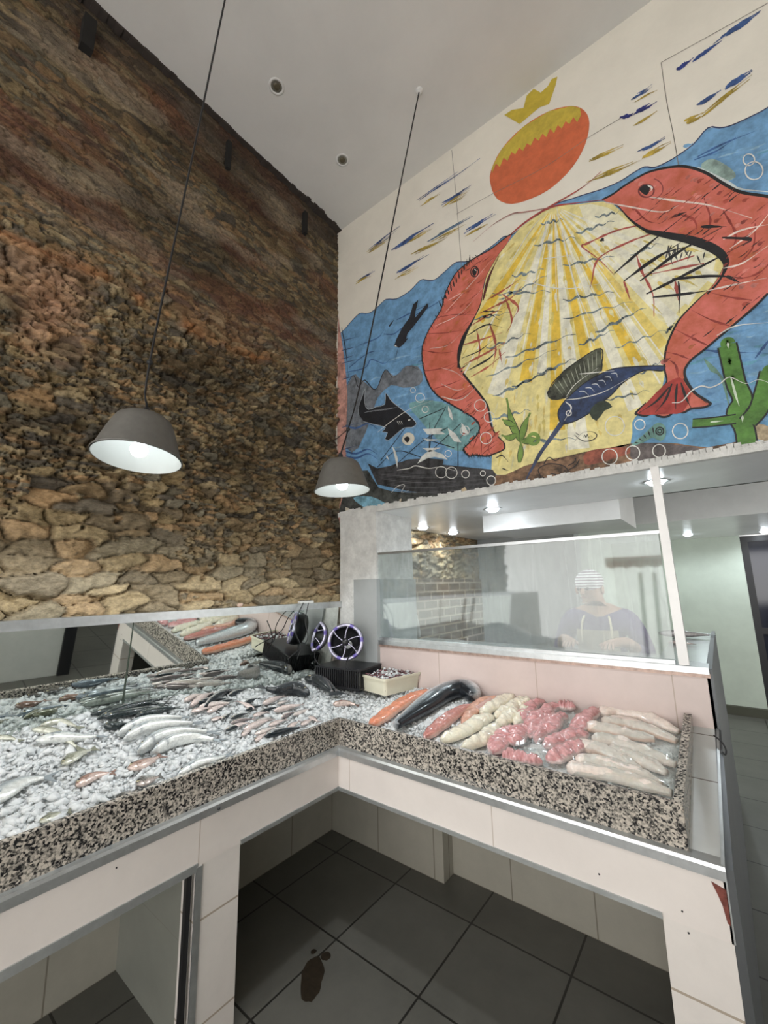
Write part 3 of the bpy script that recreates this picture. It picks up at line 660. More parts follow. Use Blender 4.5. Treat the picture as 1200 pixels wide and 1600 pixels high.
for (a, b, c, d, w, col) in ((637, 325, 755, 243, 4, BLU), (668, 333, 745, 285, 4, BLU), (690, 325, 735, 298, 3, OCH), (575, 393, 625, 355, 4, BLU), (573, 396, 612, 372, 3, OCH), (607, 395, 682, 347, 6, BLU), (625, 388, 680, 355, 3, OCH), (660, 382, 742, 336, 4, (.15, .24, .36)), (672, 380, 735, 348, 3, OCH),
                             (720, 367, 776, 333, 5, BLU), (725, 370, 770, 345, 3, OCH), (604, 437, 680, 391, 5, BLU), (615, 436, 655, 415, 3, OCH), (556, 440, 588, 420, 6, BLU), (553, 444, 580, 430, 3, OCH), (985, 155, 1020, 133, 4, BLU), (990, 160, 1035, 136, 3, OCH), (968, 186, 995, 178, 7, (.03, .04, .22)), (985, 180, 1028, 156, 6, (.03, .04, .22)), (985, 200, 1030, 172, 4, OCH),
                             (1085, 168, 1130, 140, 6, BLU), (1120, 148, 1190, 100, 7, BLU), (1068, 192, 1100, 178, 7, OCH), (1095, 182, 1180, 115, 6, OCH), (1055, 112, 1085, 92, 9, (.03, .05, .25)), (1075, 100, 1130, 60, 7, (.04, .09, .30)), (1110, 72, 1200, 10, 6, BLU), (995, 240, 1045, 213, 5, BLU), (920, 252, 975, 228, 4, OCH), (915, 285, 1000, 250, 4, OCH), (1000, 250, 1050, 222, 4, OCH),
                             (640, 400, 700, 372, 3, OCH), (655, 322, 690, 300, 3, OCH)):
    for q in range(4):
        o = random.uniform(-2.5, 2.5); s0, s1 = random.uniform(0, .35), random.uniform(.6, 1)
        S.stroke([(a+(c-a)*s0, b+(d-b)*s0+o), (a+(c-a)*(s0+s1)/2, b+(d-b)*(s0+s1)/2+o+random.uniform(-2, 2)), (a+(c-a)*s1, b+(d-b)*s1+o)], w*random.uniform(.35, .8), col, .6, jit=.4)
for pts in ([(706, 235), (713, 310), (720, 400), (722, 440)], [(1033, 98), (1042, 160), (1052, 210), (1062, 270), (1072, 335)], [(1033, 98), (1120, 50), (1200, 5)], [(713, 335), (770, 303), (850, 262), (920, 215), (970, 185)]):
    S.stroke(pts, .8, (.22, .20, .17), .3, taper=False)
S.done()
# left shrimp
def shrimp_lines(S, segs, w, col, jit=.3): 
    for p in segs: S.stroke(p, w, col, .4, jit=jit)
S = Paint('painted_shrimp', 5, 'left red shrimp')
body = [(800, 366), (790, 372), (767, 390), (745, 402), (733, 410), (713, 427), (697, 457), (690, 483), (680, 500), (668, 521), (660, 545), (662, 575), (671, 602), (686, 620), (710, 635), (740, 653), (749, 664), (748, 676), (740, 686), (725, 701), (726, 706), (734, 713), (740, 711), (748, 712), (761, 713), (771, 710), (788, 702), (788, 692), (774, 677), (767, 662), (765, 647), (761, 632), (746, 611), (731, 593), (719, 575), (716, 554), (722, 530), (734, 509), (743, 494), (752, 473), (755, 455), (760, 433), (777, 402), (792, 382)]
S.poly(body, RED, .28, 2); S.stroke(body[:28] , 2.2, BLK, taper=False); S.stroke(body[27:], 3.2, BLK)
S.stroke([(716, 575), (719, 550), (727, 525), (740, 500), (750, 480)], 6, BLK, .4); S.stroke([(755, 470), (764, 435), (780, 400)], 5, (.10, .02, .02), .4)
for k in range(12):
    S.stroke([(690 + k*4, 480 - k*6.3), (686 + k*4.4, 470 - k*6.5)], 2.5, BLK)
shrimp_lines(S, [[(682, 497), (710, 492), (742, 492)], [(670, 522), (700, 520), (728, 515)], [(662, 548), (690, 552), (716, 548)], [(665, 580), (690, 576), (716, 566)], [(678, 608), (705, 600), (728, 590)], [(700, 628), (725, 618), (742, 608)], [(738, 652), (748, 640), (762, 636)], [(740, 700), (746, 685), (750, 676)], [(752, 710), (753, 690), (754, 676)], [(765, 708), (762, 690), (759, 676)]], 1.6, DRED)
shrimp_lines(S, [[(700, 470), (725, 455), (750, 430)], [(680, 510), (720, 490), (755, 450)], [(672, 545), (700, 540), (722, 520)], [(690, 600), (715, 610), (740, 600)], [(690, 575), (712, 582), (730, 596)], [(695, 490), (740, 440), (770, 405)]], 1.3, (.85, .60, .55))
for k in range(40):
    t = random.random(); i = int(t*24); p = body[3 + i % 24]; q = body[-3 - int((i % 24)*.55)]
    s = random.uniform(.15, .8); u, v = p[0]+(q[0]-p[0])*s, p[1]+(q[1]-p[1])*s
    S.stroke([(u-3, v+3), (u, v), (u+5, v-4)], random.uniform(2, 5), random.choice(((.50, .09, .05), (.70, .20, .15), (.55, .16, .05))), .5)
for k in range(46):
    t = random.random(); i = 4 + int(t*23); p = body[i]; q = body[-2 - int((i - 4)*.62)]
    s_ = random.uniform(.1, .9); u, v = p[0]+(q[0]-p[0])*s_, p[1]+(q[1]-p[1])*s_
    S.stroke([(u-7, v+5), (u, v+random.uniform(-2, 2)), (u+8, v-6)], random.uniform(.7, 1.5), random.choice((BLK, (.25, .04, .03), (.30, .06, .04))), .4, jit=.5)
for k in range(60):
    i = 3 + int(k/60*22); p, q = body[i], body[i+1]; f = (k/60*22) % 1; u, v = p[0]+(q[0]-p[0])*f, p[1]+(q[1]-p[1])*f
    S.stroke([(u+random.uniform(-3, 1), v-3), (u+random.uniform(0, 4), v+5)], 1.3, BLK)
S.ring((742, 425), 6, 1.8, BLK, 8); S.poly([(738, 424), (742, 419), (746, 421), (744, 430), (740, 431)], BLK, .1, 2); S.stroke([(742, 421), (745, 424)], 1.5, WHT)
S.stroke([(797, 368), (815, 352), (840, 335), (862, 322), (900, 300), (920, 286), (940, 268)], 3, (.50, .10, .08), .5); S.stroke([(797, 368), (825, 345), (860, 325), (900, 318), (945, 313)], 3.4, (.42, .07, .06), .5)
S.stroke([(860, 325), (820, 332), (800, 335), (770, 352), (740, 378)], 2.2, (.50, .25, .22), .6)
S.done()
S = Paint('painted_legs', 4, 'red and black legs of the left shrimp')
shrimp_lines(S, [[(735, 510), (760, 495), (790, 480)], [(722, 540), (755, 530), (785, 520)], [(725, 570), (760, 552), (790, 535)], [(735, 590), (765, 572), (790, 550)], [(750, 490), (775, 478), (800, 465), (815, 448)], [(790, 465), (800, 500), (792, 520)], [(745, 515), (750, 545), (745, 570)], [(765, 505), (775, 540), (770, 575)], [(785, 460), (810, 480), (800, 500)], [(760, 470), (790, 452), (815, 435)], [(780, 545), (785, 570)]], 3, (.45, .11, .07), .6)
shrimp_lines(S, [[(730, 525), (760, 508), (785, 512)], [(722, 560), (750, 548), (775, 528)], [(755, 487), (785, 487)], [(730, 580), (765, 560), (782, 540)], [(745, 500), (765, 492), (780, 500)]], 2.4, BLK, .6)
S.done()
# right shrimp
S = Paint('painted_shrimp', 5, 'right red shrimp')
up = [(941, 313), (958, 304), (973, 293), (992, 281), (1013, 270), (1041, 263), (1070, 261), (1101, 270), (1129, 287), (1157, 301), (1200, 308), (1245, 318)]
dn = [(1250, 380), (1225, 430), (1200, 459), (1178, 481), (1137, 516), (1099, 548), (1080, 563), (1070, 579), (1073, 595), (1086, 614), (1105, 627), (1110, 632), (1099, 637), (1080, 639), (1067, 645), (1057, 638), (1048, 648), (1038, 652), (1026, 649), (1023, 643), (1010, 650), (997, 648), (994, 645), (1010, 630), (1035, 605), (1042, 595), (1038, 573), (1042, 541), (1057, 507), (1070, 490), (1095, 465), (1106, 455), (1120, 438), (1132, 415), (1129, 400), (1115, 389), (1081, 372), (1041, 369), (1010, 361), (985, 344), (968, 325), (956, 318)]
S.poly(up + dn, (.62, .165, .135), .30, 2); S.stroke(up, 3, BLK, taper=False); S.stroke(dn[2:24], 2.4, BLK, taper=False); S.stroke(dn[24:34], 2.2, BLK); S.stroke([(1010, 362), (1041, 368), (1080, 376), (1112, 388), (1130, 402), (1134, 418), (1122, 442), (1105, 460)], 9, BLK, .4)
S.stroke(dn[35:], 3.5, BLK)
S.poly([(1040, 600), (1062, 590), (1070, 600), (1080, 618), (1067, 644), (1048, 647), (1026, 648), (997, 647), (1012, 628)], (.42, .05, .04), .4, 2)
for p in ([(1050, 600), (1040, 625), (1024, 645)], [(1058, 600), (1056, 622), (1056, 640)], [(1064, 598), (1072, 622), (1080, 638)], [(1068, 592), (1085, 614), (1104, 630)], [(1046, 605), (1025, 628), (998, 646)]): S.stroke(p, 2.6, BLK)
shrimp_lines(S, [[(1060, 335), (1085, 345), (1090, 372)], [(1100, 310), (1110, 345), (1100, 375)], [(1130, 330), (1150, 370), (1135, 405)], [(1180, 350), (1175, 390), (1140, 425)], [(1215, 400), (1180, 430), (1130, 440)], [(1175, 470), (1140, 465), (1110, 458)], [(1140, 510), (1110, 500), (1080, 485)], [(1105, 540), (1080, 528), (1055, 515)], [(1078, 562), (1060, 555), (1040, 550)], [(990, 325), (1010, 345), (1030, 350)], [(1060, 590), (1055, 570), (1040, 560)]], 2, DRED, .5)
for k in range(120):
    u, v = random.uniform(990, 1200), random.uniform(275, 590)
    f = {True: 1}.get
    lo = 262 + max(0, (u-1070))*.28 + 12; hi = 355 + (u-990)*.1
    if u > 1130: hi = 455 - (u-1130)*.1
    if not (lo < v < hi) and not (470 < v < 570 and abs(u - (1185 - (v-450)*1.15)) < 22): continue
    S.stroke([(u-4, v+4), (u, v), (u+6, v-3)], random.uniform(2, 6), random.choice(((.47, .09, .06), (.66, .20, .16), (.55, .16, .07), (.30, .06, .05), (.68, .24, .2))), .5)
shrimp_lines(S, [[(1010, 308), (1060, 315), (1110, 322), (1175, 342)], [(945, 317), (990, 325), (1035, 332), (1060, 322)], [(1105, 455), (1150, 445), (1198, 435)], [(1130, 420), (1160, 412), (1200, 385)], [(1130, 375), (1160, 360), (1210, 350)], [(1140, 390), (1180, 360), (1205, 330)]], 2, (.84, .70, .64))
for p in ([(960, 428), (1010, 385), (1073, 335)], [(975, 440), (1030, 400), (1080, 385)], [(1000, 440), (1060, 395), (1130, 355)], [(1010, 460), (1080, 425), (1170, 378)], [(1050, 437), (1110, 432), (1160, 435)], [(1020, 465), (1070, 460), (1105, 455)], [(1095, 355), (1135, 355)], [(1128, 372), (1172, 375), (1160, 385)], [(1050, 340), (1073, 332)], [(1135, 432), (1155, 442)]): S.stroke(p, 3.6, BLK, .4, jit=.3)
for k in range(110):
    u, v = random.uniform(1000, 1200), random.uniform(275, 575)
    hi = 360 + (u-990)*.12 if u < 1130 else 455 - (u-1130)*.1
    if not (268 + max(0, (u-1070))*.30 < v < hi) and not (460 < v < 570 and abs(u - (1180 - (v-450)*1.1)) < 26): continue
    S.stroke([(u-9, v+7), (u, v+random.uniform(-3, 3)), (u+9, v-7)], random.uniform(.7, 1.7), random.choice((BLK, (.25, .04, .03), (.33, .07, .05))), .4, jit=.5)
S.ring((1010, 299), 12, 1.8, (.20, .04, .04), 10); S.ring((1014, 296), 22, 1, (.25, .05, .05), 17, -1.2, 1.4); S.poly([(999, 296), (1006, 290), (1015, 291), (1015, 299), (1010, 306), (1002, 301)], BLK, .1, 2); S.stroke([(1012, 290), (1019, 295), (1015, 301)], 2, WHT)
S.done()
S = Paint('painted_legs', 4, 'red legs of the right shrimp')
shrimp_lines(S, [[(1000, 352), (960, 362), (920, 380), (910, 386), (935, 405), (960, 430)], [(1020, 365), (980, 380), (935, 405), (925, 440), (922, 450)], [(995, 400), (1003, 425), (1020, 460), (1022, 495)], [(975, 440), (985, 470)], [(1085, 400), (1040, 415), (1005, 430)], [(1055, 440), (1060, 470)], [(1100, 412), (1060, 420), (1000, 432)]], 2.8, (.45, .10, .08), .5)
for p in ([(990, 430), (1040, 395), (1075, 372)], [(1060, 440), (1062, 460), (1061, 490)], [(1060, 365), (1080, 378)]): S.stroke(p, 2.2, BLK)
for q in range(16): 
    u = random.uniform(1035, 1110); v = 375 + (u-1035)*.25 + random.uniform(0, 18); S.stroke([(u, v), (u+random.uniform(-8, 8), v+random.uniform(8, 20))], 1.6, (.08, .08, .08), .5)
S.done()
# swordfish
S = Paint('painted_swordfish', 5, 'dark blue swordfish')
S.poly([(855, 615), (862, 604), (880, 580), (899, 567), (920, 553), (939, 545), (940, 560), (941, 580), (915, 600), (885, 622), (862, 625)], (.09, .10, .07), .9, 2)
S.stroke([(855, 615), (867, 595), (899, 567), (939, 545), (940, 578)], 1.3, BLK, taper=False)
for k in range(11): S.stroke([(866 + k*6.6, 600 - k*5), (880 + k*5.2, 618 - k*3.6)], 1, (.35, .38, .30))
fb = [(876, 662), (872, 646), (880, 630), (899, 611), (915, 598), (940, 584), (962, 576), (997, 573), (1034, 572), (1039, 575), (1034, 580), (1010, 579), (991, 587), (972, 600), (956, 617), (940, 630), (921, 646), (899, 658), (882, 663)]
S.poly(fb, (.030, .055, .14), .7, 2); S.stroke(fb + fb[:1], 1.4, BLK, taper=False)
S.poly([(921, 646), (930, 632), (945, 626), (957, 636), (945, 642), (932, 658)], (.04, .06, .04), .5, 2)
S.poly([(874, 660), (881, 664), (850, 705), (822, 752), (818, 756), (840, 710)], (.05, .07, .14), .5, 1)
S.stroke([(885, 625), (910, 622), (945, 612), (985, 590)], 1.2, WHT); S.stroke([(884, 628), (893, 638), (882, 658)], 1.8, WHT); S.ring((889, 646), 4, 1.2, WHT)
for k in range(6): S.stroke([(905 + k*10, 612 - k*5.6), (913 + k*10, 612 - k*5.6), (920 + k*9, 618 - k*5.6)], 1.2, (.6, .64, .68))
S.stroke([(885, 620), (900, 600), (935, 575)], 1, WHT)
S.done()
# black fish, diver, eye
S = Paint('painted_fish', 5, 'black fish on the left')
f2 = [(561, 648), (561, 635), (567, 618), (571, 608), (570, 629), (576, 640), (588, 636), (602, 632), (603, 614), (610, 624), (617, 631), (635, 645), (647, 656), (651, 663), (644, 668), (632, 669), (620, 678), (608, 688), (602, 686), (606, 676), (597, 675), (603, 668), (584, 663), (569, 659)]
S.poly(f2, (.016, .018, .024), .4, 1); S.stroke(f2, 1, (.5, .55, .6), taper=False, sub=2); S.stroke([(590, 676), (610, 660), (640, 640), (677, 626)], 1.3, WHT); S.stroke([(638, 657), (642, 656)], 3, WHT)
for k in range(3): S.stroke([(621 + k*3, 658), (624 + k*3, 664)], 1, WHT)
for k in range(5): S.stroke([(570 + k*8, 645 - k), (590 + k*8, 640 - k)], .9, (.35, .37, .4))
S.done()
S = Paint('painted_diver', 5, 'black diving swimmer')
S.poly([(616, 541), (620, 530), (629, 512), (640, 497), (646, 476), (654, 469), (650, 486), (649, 497), (668, 474), (670, 479), (650, 506), (637, 522), (635, 530), (639, 528), (631, 538), (624, 544)], (.02, .022, .03), .3, 1)
S.stroke([(608, 511), (616, 500)], 4, BLK); S.stroke([(622, 545), (618, 563)], .9, BLK); S.stroke([(617, 540), (621, 542)], 2, WHT)
S.done()
S = Paint('painted_eyeball', 6)
S.poly([(629, 685), (633, 678), (640, 676), (647, 680), (648, 688), (642, 695), (634, 695), (629, 690)], (.74, .70, .60), .15, 2); S.poly([(632, 686), (637, 682), (641, 686), (637, 692)], BLK, .1, 3)
S.done()
# wreck
S = Paint('painted_shipwreck', 4, 'dark sunken shipwreck')
S.poly([(575, 724), (590, 732), (610, 728), (638, 718), (665, 716), (694, 718), (692, 726), (730, 730), (770, 734), (775, 741), (771, 764), (745, 770), (710, 777), (640, 768), (590, 757)], (.055, .055, .06), .8, 1)
for k in range(9): S.stroke([(590 + k*3, 737 + k*4), (660, 742 + k*4), (765, 740 + k*3)], 1, (.14, .14, .15) if k % 2 else BLK)
for p in ([(670, 730), (675, 680), (695, 640)], [(640, 735), (690, 690), (720, 662)], [(590, 730), (620, 705), (660, 715)], [(655, 655), (690, 640), (697, 636)], [(670, 735), (672, 660)], [(610, 735), (660, 690), (700, 668)], [(595, 720), (640, 660)], [(660, 685), (710, 700)], [(716, 690), (716, 730)]): S.stroke(p, 1.3, BLK, taper=False)
S.done()
for p in ([(661, 671), (692, 669), (688, 674), (697, 679), (668, 679)], [(662, 685), (690, 687), (668, 689)], [(701, 635), (707, 645), (709, 658), (703, 652), (700, 640)], [(700, 670), (712, 678), (722, 692), (710, 690), (703, 680)], [(653, 725), (660, 712), (672, 703), (692, 710), (700, 718), (680, 714), (668, 716)], [(613, 697), (618, 705), (622, 718), (621, 732), (618, 715)], [(660, 700), (690, 700), (672, 706)], [(722, 661), (727, 668), (733, 680), (722, 676)], [(605, 710), (608, 720), (604, 715)]): S = Paint('painted_sail', 6); S.poly(p, (.76, .78, .75), .3, 1, .003); S.done()
S = Paint('painted_chain', 6)
S.stroke([(621, 735), (640, 732), (650, 728), (670, 732), (690, 730), (712, 736)], 1.8, WHT)
S.done(); S = Paint('bare_patch', 6)
S.poly([(721, 765), (727, 761), (730, 766), (723, 769)], (.6, .48, .3), .2, 1); S.done(); S = Paint('bare_patch', 6); S.poly([(624, 781), (628, 779), (627, 786)], (.7, .62, .5), .2, 1)
S.done(); S = Paint('bare_patch', 6); S.poly([(540, 792), (547, 795), (546, 803), (541, 804)], (.6, .55, .45), .2, 1)
S.done()
# weeds
S = Paint('painted_seaweed', 5, 'small green seaweed')
G1 = (.20, .33, .07)
for p, w in (([(812, 723), (814, 705), (814, 685)], 7), ([(814, 690), (800, 660), (792, 622)], 9), ([(814, 690), (820, 665), (829, 645)], 9), ([(808, 680), (796, 684), (784, 680)], 8), ([(816, 690), (830, 688), (842, 684)], 9), ([(804, 665), (792, 660), (785, 655)], 7)):
    S.stroke(p, w+2, BLK, .2); S.stroke(p, w, G1, .4)
S.ring((834, 686), 8, 5, G1); S.done()
S = Paint('painted_seaweed', 6, 'tall green seaweed at the right')
for p, w in (([(1168, 700), (1163, 670), (1150, 645), (1160, 625), (1150, 600), (1143, 570), (1136, 540)], 14), ([(1082, 662), (1110, 660), (1150, 655)], 8), ([(1168, 660), (1185, 640), (1195, 610), (1203, 580)], 14)):
    S.stroke(p, w+3, BLK, .2, taper=False); S.stroke(p, w, (.10, .25, .045), .4, taper=False)
for c in ((1137, 537), (1140, 565), (1145, 592), (1203, 580)): S.ring(c, 4, 8, (.10, .25, .045))
for p in ([(1137, 536), (1138, 545)], [(1142, 590), (1150, 620), (1155, 635)], [(1160, 650), (1160, 660)], [(1110, 660), (1130, 658)]): S.stroke(p, 2, (.65, .75, .6))
S.done()
S = Paint('painted_shell', 6, 'teal spiral shell')
S.poly([(985, 697), (1005, 680), (1022, 664), (1032, 661), (1040, 668), (1040, 682), (1032, 690), (1020, 684), (1005, 692)], (.17, .34, .30), .5, 2); S.ring((1031, 674), 6, 1.4, BLK); S.ring((1031, 674), 3, 1.2, BLK)
for k in range(5): S.stroke([(992 + k*7, 692 - k*6), (998 + k*6, 692 - k*3)], 1.5, BLK)
S.done()
# outline drawings
for c, r in (((690, 738), 9), ((706, 739), 9), ((755, 740), 4), ((768, 751), 7), ((727, 673), 7), ((760, 685), 9), ((751, 634), 9), ((765, 652), 8), ((646, 610), 4), ((657, 622), 7), ((665, 640), 5), ((701, 709), 5), ((953, 714), 12), ((989, 708), 11), ((1030, 705), 10), ((1000, 664), 8), ((1063, 674), 12), ((961, 666), 15), ((1170, 251), 9), ((1178, 268), 14), ((728, 741), 6)):
    S = Paint('painted_bubble', 7); S.ring(c, r, 1.1, WHT); S.done()
for p in ([(1050, 630), (1065, 628), (1080, 612), (1095, 604), (1110, 606), (1125, 600), (1140, 590), (1165, 600), (1185, 594), (1205, 600)], [(1120, 525), (1150, 510), (1200, 505)], [(790, 425), (830, 360), (862, 325)], [(690, 620), (720, 625), (750, 600)], [(870, 325), (900, 450), (935, 525)], [(855, 345), (840, 420), (825, 490)], [(905, 585), (960, 580)], [(815, 438), (880, 452), (960, 440)], [(850, 405), (890, 400)]): S = Paint('painted_glint', 7); S.stroke(p, 1.5, WHT); S.done()
S = Paint('painted_small_fish', 7)
S.stroke([(898, 680), (905, 686), (915, 690), (928, 687), (933, 680), (925, 675), (910, 677), (898, 690)], 1.1, BLK); S.stroke([(905, 680), (899, 676)], 1, BLK)
S.stroke([(912, 684), (914, 680), (916, 684), (918, 679), (920, 684), (924, 681), (926, 685)], .9, BLK)
S.done(); S = Paint('painted_crab', 7)
for p in ([(845, 745), (842, 733), (858, 725), (880, 728), (888, 738), (878, 748), (860, 750), (845, 745)], [(850, 725), (858, 715), (868, 720), (875, 716)], [(888, 735), (900, 728), (906, 718)], [(892, 742), (902, 740), (908, 745)], [(888, 728), (898, 722), (900, 716)], [(860, 740), (870, 742)]): S.stroke(p, 1.2, BLK, taper=False)
S.done(); S = Paint('painted_scribble', 7)
S.stroke([(612, 770), (622, 760), (633, 758), (628, 770), (640, 766)], 1.2, WHT); S.done(); S = Paint('painted_scribble', 7); S.stroke([(775, 716), (785, 712), (795, 722)], 2, BLK); S.stroke([(785, 732), (795, 736)], 1.6, BLK)
S.done()

# ------------------------------------------------------------------ lamps
def shade_profile(): return [(.147, .0), (.142, .012), (.132, .04), (.118, .085), (.104, .125), (.092, .15), (.075, .163), (.045, .168), (.012, .170)]
M_shade = plain('matt_grey_shade', (.13, .125, .115), .55, var=.12, scale=30); M_inner = plain('shade_white_lining', (.50, .52, .50), .5)
def pendant(c, label, cordpts, tiltx, tilty, s=1.0):
    t = thing('pendant_lamp', label, 'lamp', c, 'grey pendant lamps over the counter', (tiltx, tilty, 0))
    bm = bmesh.new(); pr = shade_profile(); lathe(bm, [(r*s, z*s) for r, z in pr], 48); o = obj('lamp_shade', bm, M_shade, t, True)
    bm = bmesh.new(); lathe(bm, [(r*s - .003, z*s - .001) for r, z in pr[:-1]] + [(.0, .166*s)], 48)
    bmesh.ops.reverse_faces(bm, faces=bm.faces[:]); obj('shade_lining', bm, M_inner, t, True)
    bm = bmesh.new(); lathe(bm, [(.146*s, .0015), (.1485*s, .0), (.149*s, .004), (.1455*s, .005)], 48); obj('shade_rim', bm, M_shade, t)
    bm = bmesh.new(); lathe(bm, [(.0, .17*s), (.014, .17*s), (.012, .2*s), (.006, .21*s), (0, .21*s)], 16); obj('cap', bm, M_black, t)
    bm = bmesh.new(); bmesh.ops.create_uvsphere(bm, u_segments=20, v_segments=12, radius=.030, matrix=Matrix.Translation((0, 0, .035*s)))
    lathe(bm, [(.014, .06), (.013, .12), (.02, .16)], 14); obj('bulb', bm, M_bulb, t, True)
    ld = bpy.data.lights.new('bulb_light', 'SPOT'); ld.energy = PEND_W*2.4; ld.spot_size = math.radians(148); ld.spot_blend = .25; ld.shadow_soft_size = .034; ld.color = (.93, .97, 1.0)
    l2 = bpy.data.lights.new('bulb_side_light', 'POINT'); l2.energy = .35; l2.shadow_soft_size = .032; l2.color = (.93, .97, 1.0)
    q2 = bpy.data.objects.new('bulb_side_light', l2); COL.objects.link(q2); q2.parent = t; q2.location = (0, 0, .035*s)
    lo = bpy.data.objects.new('bulb_light', ld); COL.objects.link(lo); lo.parent = t; lo.location = (0, 0, -.004*s)
    bpy.context.view_layer.update(); inv = Matrix.Translation(c) @ Matrix.Rotation(tilty, 4, 'Y') @ Matrix.Rotation(tiltx, 4, 'X')
    top = inv @ Vector((0, 0, .2*s)); pts = [top] + cordpts
    bm = bmesh.new(); tube(bm, smoothpath(pts, 6), .0042, 6)
    k = pts[1]; bmesh.ops.create_icosphere(bm, subdivisions=2, radius=.011, matrix=Matrix.Translation(k))
    o = obj('cord', bm, M_wire, t, True); o.matrix_parent_inverse = inv.inverted()
    return t, inv
M_bulb = emis('bulb_glow', (.92, .97, 1.0), 9)
c1 = on_z(215, 716, 2.07); c2 = on_z(535, 767, 2.07)
a1 = on_z(366, -70, CZ - .005); a2 = on_z(655, 142, CZ - .005)
def along(a, b, t): return a.lerp(b, t)
k1 = on_x(234, 566, c1.x + .02); k2b = on_x(565, 590, c2.x + .03); k2 = on_x(544, 671, c2.x + .005)
L1, i1 = pendant(c1, 'grey pendant lamp hanging in front of the rubble stone wall, further from the mural', [k1, along(k1, a1, .45), a1], -.11, -.07, 1.0)
L2, i2 = pendant(c2, 'grey pendant lamp hanging in front of the corner beside the mural', [k2, k2b, along(k2b, a2, .5), a2], .02, -.05, .95)
o = tubeo('tie_wire', [k2, on_x(515, 690, -1.9), on_x(480, 684, WX)], .0022, M_wire, L2); o.matrix_parent_inverse = i2.inverted()
for a, L_, ii in ((a1, L1, i1), (a2, L2, i2)):
    bm = bmesh.new(); lathe(bm, [(.0, .0), (.022, -.0), (.020, -.012), (.006, -.02), (0, -.02)], 16, c=(a.x, a.y, CZ)); o = obj('ceiling_rose', bm, M_white, L_); o.matrix_parent_inverse = ii.inverted()

# recessed fittings
def downlight(p, label, lit=True, r=.045, group=None, w=1.0):
    t = thing('recessed_light', label, 'ceiling light', p, group)
    bm = bmesh.new(); lathe(bm, [(r*.78, .004), (r*.8, -.003), (r*1.12, -.004), (r*1.15, -.0005)], 28); obj('trim_ring', bm, M_alu if lit else M_white, t, True)
    bm = bmesh.new(); lathe(bm, [(.0, -.0015 - (.022 if lit else 0)), (r*.5, -.0015 - (.018 if lit else 0)), (r*.8, -.0015)], 28)
    obj('lens', bm, M_led if lit else M_unlit, t)
    if lit:
        ld = bpy.data.lights.new('led_light', 'SPOT'); ld.energy = SPOT_W*w*4; ld.spot_size = math.radians(165); ld.spot_blend = .6; ld.shadow_soft_size = .03; ld.color = (.86, .94, 1)
        lo = bpy.data.objects.new('led_light', ld); COL.objects.link(lo); lo.parent = t; lo.location = (0, 0, -.03)
    else:
        bm = bmesh.new(); lathe(bm, [(.0, -.012), (r*.38, -.008), (r*.5, -.002)], 20); obj('bulb_socket', bm, plain('brown_socket', (.10, .085, .05), .5), t)
M_led = emis('led_lens', (.85, .93, 1.0), 60); M_unlit = plain('unlit_reflector', (.30, .30, .26), .3, metal=.5)
for (u, v, lab) in ((432, 135, 'unlit round ceiling spot nearest the long lamp cord'), (535, 250, 'unlit round ceiling spot nearest the stone wall corner')):
    downlight(on_z(u, v, CZ), lab, False, .043, 'unlit ceiling spots')
for (u, v, lab) in ((770, 795, 'lit round spot in the soffit over the middle of the glass'), (1025, 752, 'lit round spot in the soffit behind the white post')):
    downlight(on_z(u, v, SZ), lab, True, .058, 'lit spots in the white soffit')
for (u, v, lab) in ((655, 825, 'lit round spot in the back room nearest the stone wall'), (708, 832, 'lit round spot in the back room, second from the stone wall'), (885, 845, 'lit round spot in the back room behind the top edge of the glass'), (1075, 835, 'lit round spot just right of the white post over the pale green wall'), (1195, 830, 'lit round spot above the dark glass door')):
    p = on_z(u, v, SZ); p.x = max(p.x, -2.12); downlight(p, lab, True, .06, 'lit spots in the back room ceiling', 1.2)
# ------------------------------------------------------------------ crushed ice
def icemat():
    m, nt, N, L, B = NT('crushed_ice')
    B.inputs['Base Color'].default_value = (.84, .89, .90, 1); B.inputs['Roughness'].default_value = .12; B.inputs['IOR'].default_value = 1.31
    B.inputs['Transmission Weight'].default_value = .22; B.inputs['Coat Weight'].default_value = .3
    tc = N.new('ShaderNodeTexCoord'); nz = N.new('ShaderNodeTexNoise'); nz.inputs['Scale'].default_value = 28; nz.inputs['Detail'].default_value = 5
    L.new(tc.outputs['Object'], nz.inputs['Vector']); rp = N.new('ShaderNodeValToRGB'); rp.color_ramp.elements[0].position = .35; rp.color_ramp.elements[1].position = .62
    rp.color_ramp.elements[0].color = (.82, .86, .87, 1); rp.color_ramp.elements[1].color = (.94, .96, .96, 1)
    L.new(nz.outputs['Fac'], rp.inputs['Fac']); L.new(rp.outputs['Color'], B.inputs['Base Color'])
    return m
M_ice = icemat(); M_icebed = plain('ice_bed', (.92, .94, .94), .3, var=.14, scale=70, bump=.9, bscale=120, coat=.4)
_ico = bmesh.new(); bmesh.ops.create_cube(_ico, size=1.25); bmesh.ops.triangulate(_ico, faces=_ico.faces[:]); bmesh.ops.recalc_face_normals(_ico, faces=_ico.faces[:]); _iv = np.array([v.co[:] for v in _ico.verts]); _if = np.array([[v.index for v in f.verts] for f in _ico.faces]); _ico.free()
